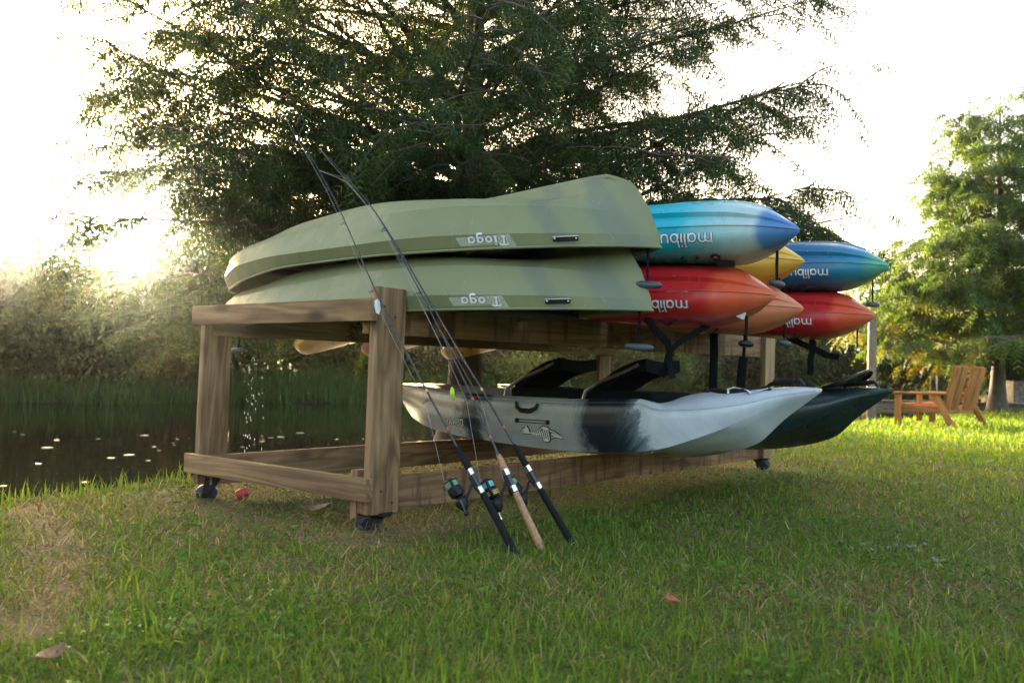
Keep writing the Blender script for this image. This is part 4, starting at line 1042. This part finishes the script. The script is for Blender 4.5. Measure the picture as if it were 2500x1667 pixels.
        for pts in ([(-.02, -.78, .23), (-.06, -.82, .233), (-.12, -.90, .222), (-.15, -.93, .21)], [(-.06, -.80, .235), (-.11, -.80, .222), (-.17, -.83, .20)], [(-.05, -.80, .234), (-.14, -.94, .214), (-.09, -.985, .222)]):
            q = []
            for a_, b__, c_ in pts:
                hh = bv.ray_cast(Vector((a_, b__, 1)), Vector((0, 0, -1))); q.append(Vector((a_, b__, (hh[0].z if hh[0] else c_)+.010)))
            mb.tube(q, .006, 6, flat=.3)
        mb.build('ribbon', M['paper'], root)
    return root
fishing_kayak(1.62, 0.0, M['camo'], 'white, grey and black camouflage fishing kayak with a fish bone emblem on the lower rails', True)
fishing_kayak(2.48, -.05, M['dgreen'], 'dark green fishing kayak behind the camouflage one, its bow hatch propped open', False)

# ------------------------------------------------------------------ fishing rods leaning on the rack
def curve_pts(P, n=60):
    P = np.array(P, float); t = np.concatenate([[0], np.cumsum(np.linalg.norm(np.diff(P, axis=0), axis=1))]); return pchip(t, P, np.linspace(0, t[-1], n)), t[-1]
LEFT = np.array([-.638, .77, 0])
def rod(P, label, cork, spool_mat, frac, reel_drop, seed, reel_side=1.0, tipline=True):
    pts, Lr = curve_pts(P, 90); base = pts[0].copy(); pts = pts-base
    root = thing('fishing_rod', tuple(base), label, 'fishing rod', 'fishing rods leaning against the rack')
    def at(f): 
        i = f*(len(pts)-1); k = min(int(i), len(pts)-2); return pts[k]*(1-(i-k))+pts[k+1]*(i-k)
    def seg(a, b, n=6): return [tuple(at(a+(b-a)*i/n)) for i in range(n+1)]
    g1, s1, f1 = frac
    grip = M['cork'] if cork else M['eva']
    mb = MB(); mb.tube(seg(0, g1, 8), [.0125, .0142, .0146, .0142, .0138, .0134, .0132, .013, .0125], 14); mb.build('butt_grip', grip, root)
    mb = MB(); mb.tube(seg(g1, s1, 4), [.0105, .0095, .0095, .0095, .0105], 12); mb.build('reel_seat', M['blank'], root)
    for f in (g1+.008, s1-.004):
        mb = MB(); a, b = Vector(at(f-.006)), Vector(at(f+.006)); mb.tube([a, b], .0128, 14); mb.build('hood', M['chrome'], root)
    mb = MB(); mb.tube(seg(s1, f1, 6), [.0125, .0132, .0128, .0115, .010, .0085, .0065] if not cork else [.0115, .012, .0118, .0112, .0105, .01, .009], 14); mb.build('fore_grip', grip if not cork else M['cork'], root)
    k0 = int(f1*(len(pts)-1)); bl = pts[k0:]; mb = MB(); mb.tube([tuple(p) for p in bl], [.0046*(1-.80*i/(len(bl)-1)) for i in range(len(bl))], 8); mb.build('blank', M['blank'], root)
    for f in (f1+.035, f1+.12):
        mb = MB(); mb.tube(seg(f, f+.006, 2), .0056, 8); mb.build('thread_wrap', M['red_plastic'] if cork or f < .3 else M['gold'], root)
    # line guides
    ring = []
    for j, f in enumerate((.33, .42, .50, .58, .66, .74, .82, .90, .96)):
        c = Vector(at(f)); d = Vector(at(min(1, f+.01)))-Vector(at(f-.01)); d.normalize(); o = Vector(LEFT)*reel_side; o = (o-d*o.dot(d)).normalized()
        r = .013*(1-.11*j)*.8+.0015; h = .020*(1-.1*j)+.004; mb = MB(); b = d.cross(o); cc = c+o*h
        mb.tube([cc+(o*math.cos(a)+b*math.sin(a))*r for a in np.linspace(0, 2*PI, 13)], .0011, 5)
        mb.tube([c+d*.012, cc-o*r], .0011, 4); mb.tube([c-d*.012, cc-o*r], .0011, 4); mb.build('line_guide', M['dark_metal'], root); ring.append(cc)
    # spinning reel
    fm = (g1+s1)/2; c = Vector(at(fm)); d = (Vector(at(fm+.02))-Vector(at(fm-.02))).normalized(); o = Vector(LEFT); o = (o-d*o.dot(d)).normalized(); b = d.cross(o)
    off = .082; B0 = c+o*off-d*reel_drop
    body = MB(); body.tube([c+o*.011+d*.028, c+o*.013, c+o*.011-d*.03], .006, 8)
    body.tube([c+o*.012, c+o*.026-d*.004, c+o*.042-d*.022, c+o*.062-d*(reel_drop*.8), B0], [.007, .0062, .006, .0075, .012], 8)
    body.ball(B0, (.024, .024, .026), 14, 9); body.lathe(B0-d*.012, d, [(-.022, .006), (-.012, .015), (0, .021), (.02, .023), (.028, .014)], 16)
    body.lathe(B0-b*.006, -b, [(0, .02), (.016, .018), (.020, .01)], 16)
    reel = body.build('reel', M['black'], root, angle=50)
    R0 = B0+d*.022
    rt = MB(); rt.lathe(R0, d, [(0, .012), (.004, .024), (.014, .028), (.034, .027), (.036, .022)], 20)
    for s in (1, -1): rt.tube([R0+b*s*.026+d*.008, R0+b*s*.035+d*.024, R0+b*s*.035+d*.052, R0+b*s*.031+d*.064], [.007, .0065, .006, .005], 8)
    rt.build('rotor', M['black'], reel)
    sp = MB(); sp.lathe(R0+d*.036, d, [(0, .024), (.001, .025), (.004, .025), (.005, .020)], 22); sp.lathe(R0+d*.063, d, [(0, .020), (.001, .0255), (.004, .0255), (.007, .020), (.010, .010), (.013, .009)], 22); sp.build('spool', M['black'], reel)
    ln = MB(); ln.lathe(R0+d*.041, d, [(0, .012), (.0005, .0215), (.006, .0225), (.016, .0225), (.0215, .0215), (.022, .012)], 22); ln.build('line_wrap', spool_mat, reel)
    bw = MB(); bw.tube([R0+b*.031+d*.062, R0+b*.022+o*.027+d*.058, R0+o*.036+d*.054, R0-b*.022+o*.027+d*.058, R0-b*.031+d*.062], .0014, 6); bw.build('bail', M['chrome'], reel)
    if seed == 2:
        for k in range(3):
            x = MB(); x.lathe(R0+d*(.010+.006*k), d, [(0, .0284), (.0032, .0287)], 20); x.build('gold_band', M['gold'], reel)
        cap = MB(); cap.lathe(B0-b*.024, -b, [(0, .010), (.004, .009), (.006, .004)], 14); cap.build('side_cap', M['chrome'], reel)
    else:
        cap = MB(); q = R0+d*.018-b*.026-o*.006; cap.lathe(q, -b, [(0, .006), (.0025, .006)], 12); cap.build('badge', M['white'], reel)
    hs = 1 if seed != 2 else -1; H0 = B0+b*hs*.024
    hd = MB(); hd.tube([H0-b*hs*.01, H0+b*hs*.022], .004, 8); hd.tube([H0+b*hs*.022, H0+b*hs*.026-d*.03+o*.004, H0+b*hs*.03-d*.052+o*.006], [.0045, .0038, .0035], 8, flat=.6); hd.build('crank', M['chrome'] if seed == 2 else M['dark_metal'], reel)
    kn = MB(); e = H0+b*hs*.03-d*.052+o*.006; kn.lathe(e, b*hs, [(0, .005), (.006, .009), (.018, .0085), (.024, .004)], 12); kn.build('crank_knob', M['chrome'] if seed == 2 else M['black'], reel)
    mb = MB(); mb.tube([R0+d*.05+o*.026]+ring+[Vector(pts[-1])], .00055, 4); mb.build('fishing_line', M['mono'], root)
    return root, [Vector(base)+r for r in ring]
R1 = [(0.129, -0.675, 0.056), (-0.007, -0.066, 0.981), (-0.044, 0.14, 1.336), (-0.104, 0.24, 1.534), (-0.191, 0.33, 1.72)]
R2 = [(0.242, -0.71, 0.056), (0.1, -0.172, 1.024), (0.045, 0.079, 1.379), (0.03, 0.181, 1.471), (0.02, 0.366, 1.535)]
R3 = [(0.41, -0.725, 0.056), (0.115, -0.169, 1.034), (0.055, 0.071, 1.365), (0.03, 0.21, 1.502), (0.01, 0.349, 1.624)]
rod(R1, 'left fishing rod with black foam grips and green line, leaning on the front post', False, M['line_green'], (.125, .175, .225), .040, 1)
_, g2 = rod(R2, 'middle fishing rod with cork grips and teal line on its reel', True, M['line_teal'], (.125, .172, .205), .052, 2)
rod(R3, 'right fishing rod with black foam grips, its reel half hidden by the cork one', False, M['line_green'], (.125, .175, .225), .045, 3)
# lure hanging beside the middle rod
lu = thing('fishing_lure', (.332, -.15, .615), 'small lime green lure hanging on a line between the rods', 'lure')
mb = MB(); n_ = 9
mb.tube([(0, 0, .020), (.002, 0, .012), (.0, 0, 0), (.004, 0, -.014), (.012, 0, -.026), (.018, 0, -.034), (.020, 0, -.040)], [.003, .0075, .0095, .009, .006, .0035, .001], 10); mb.build('body', M['lure'], lu)
mb = MB(); mb.tube([(.006, -.004, .010), (.007, -.004, 0), (.010, -.003, -.012)], [.003, .0048, .002], 6); mb.build('flank', M['lure_or'], lu)
mb = MB(); mb.tube([(0, 0, .022), (-.003, 0, .04), (-.010, 0, .052), (-.018, 0, .066)], [.0022, .0016, .0026, .0012], 6); mb.build('swivel', M['dark_metal'], lu)
mb = MB(); mb.tube([(.004, 0, -.012), (-.004, 0, -.026), (.002, 0, -.034), (.009, 0, -.028)], .0009, 5); mb.build('hook', M['chrome'], lu)
mb = MB(); q = Vector((.332, -.15, .615)); mb.tube([(-.018, 0, .066), tuple(g2[1]-q), tuple(g2[3]-q)], .0006, 4); mb.build('line', M['mono'], lu)

# ------------------------------------------------------------------ wooden double bench on the far lawn
gy_ = lambda x, y: float(ground_h(np.array(x), np.array(y)))
bx, by = 11.20, 1.32
fw = math.atan2(FWD[1], FWD[0])
be = thing('garden_bench', (bx, by, gy_(bx, by)), 'orange brown wooden double bench facing the pond on the far lawn', 'bench', rz=fw-math.radians(45))
# local axes: +X away from the viewer along the bench, -Y from its front to its back
def plank(nm, c, d, rx=0.0, m_=M['chair_wood'], bev=.006):
    mb = MB(); L = max(range(3), key=lambda i: d[i]); dd = [d[L], d[(L+1) % 3], d[(L+2) % 3]]; mb.box((0, 0, 0), dd)
    o = mb.build(nm, m_, be, angle=30, bevel=bev)
    Mx = {0: Matrix.Identity(3), 1: Matrix(((0, 0, 1), (1, 0, 0), (0, 1, 0))), 2: Matrix(((0, 1, 0), (0, 0, 1), (1, 0, 0)))}[L]
    o.rotation_euler = (Matrix.Rotation(rx, 3, 'X') @ Mx).to_euler(); o.location = c
BL = 1.30
for x in (0, BL):
    plank('leg', (x, 0, .225), (.05, .085, .47)); plank('leg', (x, -.64, .20), (.05, .085, .58), math.radians(-27)); plank('arm', (x, -.29, .462), (.10, .74, .028))
    plank('side_rail', (x+(.045 if x == 0 else -.045), -.33, .245), (.035, .62, .09))
plank('arm', (BL/2, -.29, .462), (.12, .74, .026)); plank('leg', (BL/2, -.05, .25), (.05, .07, .41))
for k in range(5): plank('seat_slat', (BL/2, -.04-.115*k, .30-.018*k), (BL-.06, .10, .022))
plank('back_rail', (BL/2, -.60, .235), (BL-.1, .035, .10)); plank('front_rail', (BL/2, .02, .26), (BL-.1, .03, .09))
for x in (.14, .42, .86, 1.14):
    plank('back_slat', (x, -.695, .545), (.215, .032, .62), math.radians(14))
for k in range(5):
    for x0 in (.28, 1.0): plank('cross_slat', (x0, -.63-.027*k, .40+.105*k), (.50, .022, .085), math.radians(14))

# ------------------------------------------------------------------ boardwalk, pile, stakes, box
def front(px, depth, z):
    a = (px-1176)/2081.; f = np.array([math.cos(YAW), math.sin(YAW)]); r = np.array([math.sin(YAW), -math.cos(YAW)])
    p = CAM[:2]+depth*(f+r*a); return np.array([p[0], p[1], z])
A_ = front(1940, 20.2, .22); ang = math.atan2(RGT[1], RGT[0])
dk = thing('boardwalk', tuple(A_), 'weathered grey boardwalk at the water edge behind the bench', 'boardwalk', rz=ang)
for k in range(5):
    x = 1.1+2.2*k; w = 2.17
    for nm, c, d, m_ in (('cap_board', (x, 0, 0), (w, .22, .035), M['grey_wood']), ('fascia_board', (x, .05, -.105), (w, .035, .15), M['grey_wood']), ('lower_board', (x, .02, -.24), (w, .05, .07), M['grey_wood']), ('deck_board', (x, .65, -.03), (w, 1.0, .03), M['grey_wood'])):
        mb = MB(); mb.box((0, 0, 0), d); o = mb.build(nm, m_, dk, bevel=.006); o.location = c
    mb = MB(); mb.tube([(0, 0, -1.2), (0, 0, -.12)], .085, 10); o = mb.build('post', M['pole_wood'], dk); o.location = (.1+2.2*k, .16, 0)
P = front(2003, 17.6, -.9); pl = MB(); pl.tube([(0, 0, 0), (0, .0, 1.5), (.02, 0, 2.86)], [.09, .085, .078], 16); o = pl.build('piling', M['pole_wood'], None, origin=None); o.location = P
tag(o, 'tall round timber piling standing at the water edge under the far red kayak nose', 'post')
P = front(2139, 20.9, .2); mb = MB(); mb.tube([(0, 0, -.4), (.01, 0, .60)], [.024, .02], 8); o = mb.build('stake', M['timber_new'], None); o.location = P; tag(o, 'thin wooden stake standing on the boardwalk behind the bench back', 'stake')
P = front(2153, 21.1, .2); mb = MB(); mb.tube([(0, 0, -.4), (0, 0, .64)], .02, 8); o = mb.build('metal_pipe', M['alum'], None); o.location = P; tag(o, 'pale metal pipe standing upright beside the wooden stake', 'pipe')
P = front(2348, 20.8, .22); bxt = thing('storage_box', tuple(P), 'weathered grey board box on the boardwalk at the right edge', 'box', rz=ang)
for k in range(6):
    mb = MB(); mb.box((0, 0, .24), (.095, .02, .48)); o = mb.build('board', M['grey_wood'], bxt, bevel=.003); o.location = (-.12+.1*k, 0, 0)
mb = MB(); mb.box((.13, .3, .495), (.66, .66, .025)); mb.build('lid', M['grey_wood'], bxt, bevel=.004)
for sx in (-.172, .432):
    mb = MB(); mb.box((0, .3, .24), (.02, .58, .48)); o = mb.build('side_panel', M['grey_wood'], bxt, bevel=.003); o.location = (sx, 0, 0)

# ------------------------------------------------------------------ small things on the ground and the water
def leaf(loc, L, col, label, rz, cat='leaf', nm='fallen_leaf', curl=.25):
    mb = MB(); vs = []; n_ = 7
    for i in range(n_):
        t = i/(n_-1); w = math.sin(PI*min(1, t*.94+.03))**.8*.30
        for j in (-1, 0, 1): vs.append((L*(t-.5), L*w*j, L*(curl*(t-.5)**2*2+abs(j)*.10)))
    fs = []
    for i in range(n_-1):
        for j in range(2): a = i*3+j; fs.append((a, a+1, a+4, a+3))
    mb.add(vs, fs); o = mb.build(nm, simple(nm+'_colour', col, .7, .3, 60), None); o.location = loc; o.rotation_euler = (.15, -.1, rz)
    md = o.modifiers.new('thick', 'SOLIDIFY'); md.thickness = .0008
    return tag(o, label, cat)
gz = lambda x, y, d: (x, y, gy_(x, y)+d)
leaf(gz(-.192, -1.486, .035), .062, (.30, .07, .03), 'small rusty red leaf lying on the grass in the right foreground', 1.0)
leaf(gz(-1.50, -.73, .03), .075, (.16, .075, .035), 'dark brown leaf in the grass at the lower left corner', .3)
leaf(gz(.108, .424, .022), .13, (.24, .17, .085), 'dry tan leaf lying under the short lower beam of the rack', -.75)
rc = MB(); rc.lathe((0, 0, 0), (.82, -.45, .35), [(-.03, .021), (-.024, .024), (.02, .024), (.024, .021)], 16); o = rc.build('cap', M['red_plastic'], None); o.location = gz(.194, 1.095, .028)
tag(o, 'little red plastic cap on the ground behind the left rear caster', 'cap')
rg = np.random.default_rng(77)
st_me = []
for k in range(4):
    mb = MB(); mb.ball((0, 0, 0), (.016, .012, .008), 9, 6); mb.v = [(a*(1+rg.uniform(-.22, .22)), b*(1+rg.uniform(-.22, .22)), c*(1+rg.uniform(-.2, .2))) for a, b, c in mb.v]
    o = mb.build('stone', M['stone'], None); st_me.append(o)
first = True
for i, (x, y) in enumerate([(1.271, -1.428), (1.323, -1.44), (1.24, -1.544), (1.272, -1.55), (1.25, -1.56), (1.377, -1.60), (1.37, -1.619), (1.553, -1.616), (1.204, -1.775), (1.19, -1.794), (1.191, -1.816), (1.22, -1.80), (1.188, -1.375), (1.42, -1.63), (1.36, -1.57), (1.30, -1.50), (1.22, -1.50), (1.33, -1.70), (1.47, -1.66)]):
    o = st_me[i] if i < 4 else st_me[i % 4].copy()
    if i >= 4: COL.objects.link(o)
    o.location = gz(x+rg.normal(0, .02), y+rg.normal(0, .015), .010); o.rotation_euler = (rg.uniform(-.3, .3), rg.uniform(-.3, .3), rg.uniform(0, 6.28)); s_ = rg.uniform(.5, 1.0); o.scale = (s_, s_, s_)
    tag(o, 'pale grey stone among the scattered gravel in the lawn at right', 'stone', 'gravel stones in the lawn')
pad = None
for i in range(64):
    u = rg.random()**.8; d = 7.0+u*8; px = rg.uniform(-60, 900) if i < 52 else rg.uniform(900, 1300); p = polar(px, d)
    if p[1] < bank_y(p[0])+.8: continue
    if pad is None:
        mb = MB(); n_ = 9; mb.add([(math.cos(2*PI*k/n_)*(1+.18*math.sin(3*k)), math.sin(2*PI*k/n_)*.8, 0) for k in range(n_)]+[(math.cos(2*PI*k/n_)*.96, math.sin(2*PI*k/n_)*.76, .12) for k in range(n_)], [tuple(range(n_, 2*n_))]+[(k, (k+1) % n_, n_+(k+1) % n_, n_+k) for k in range(n_)])
        pad = mb.build('floating_leaf', M['pad'], None); o = pad
    else: o = pad.copy(); COL.objects.link(o)
    s_ = min(.05, rg.gamma(2.0, .011)+.008); o.scale = (s_*1.3, s_, s_*.5); o.rotation_euler = (0, 0, rg.uniform(0, 6.28)); o.location = (p[0], p[1], WATER_Z+.004)
    tag(o, 'pale fleck of leaf floating on the dark pond', 'floating leaf', 'pale leaves floating on the pond')
# water dripping from the stern of the lower canoe
mb = MB()
for i in range(46):
    z = rg.uniform(.18, .76); x = CX0+rg.normal(0, .012)-.02*(i % 2); y = 1.585+rg.normal(0, .02)+(.0 if i < 38 else -.10)
    L = rg.uniform(.004, .013)*(1+1.2*(.76-z)); mb.tube([(x, y, z), (x+.0008, y, z-L*.5), (x+.001, y, z-L)], [.0008, .0032, .0006], 5)
for i in range(14): z = 1.0-.0075*i; mb.ball((CX0, 1.70, z), (.0022, .0022, .003), 6, 5)
m, n, bs = nodes('glint_white_drop'); bs.inputs['Base Color'].default_value = (.9, .9, .88, 1); bs.inputs['Roughness'].default_value = .12; bs.inputs['Transmission Weight'].default_value = .35; bs.inputs['IOR'].default_value = 1.33  # near-white base colour paints the sunlit glint into the drops
dr = mb.build('water_drops', m, None); tag(dr, kind='stuff')
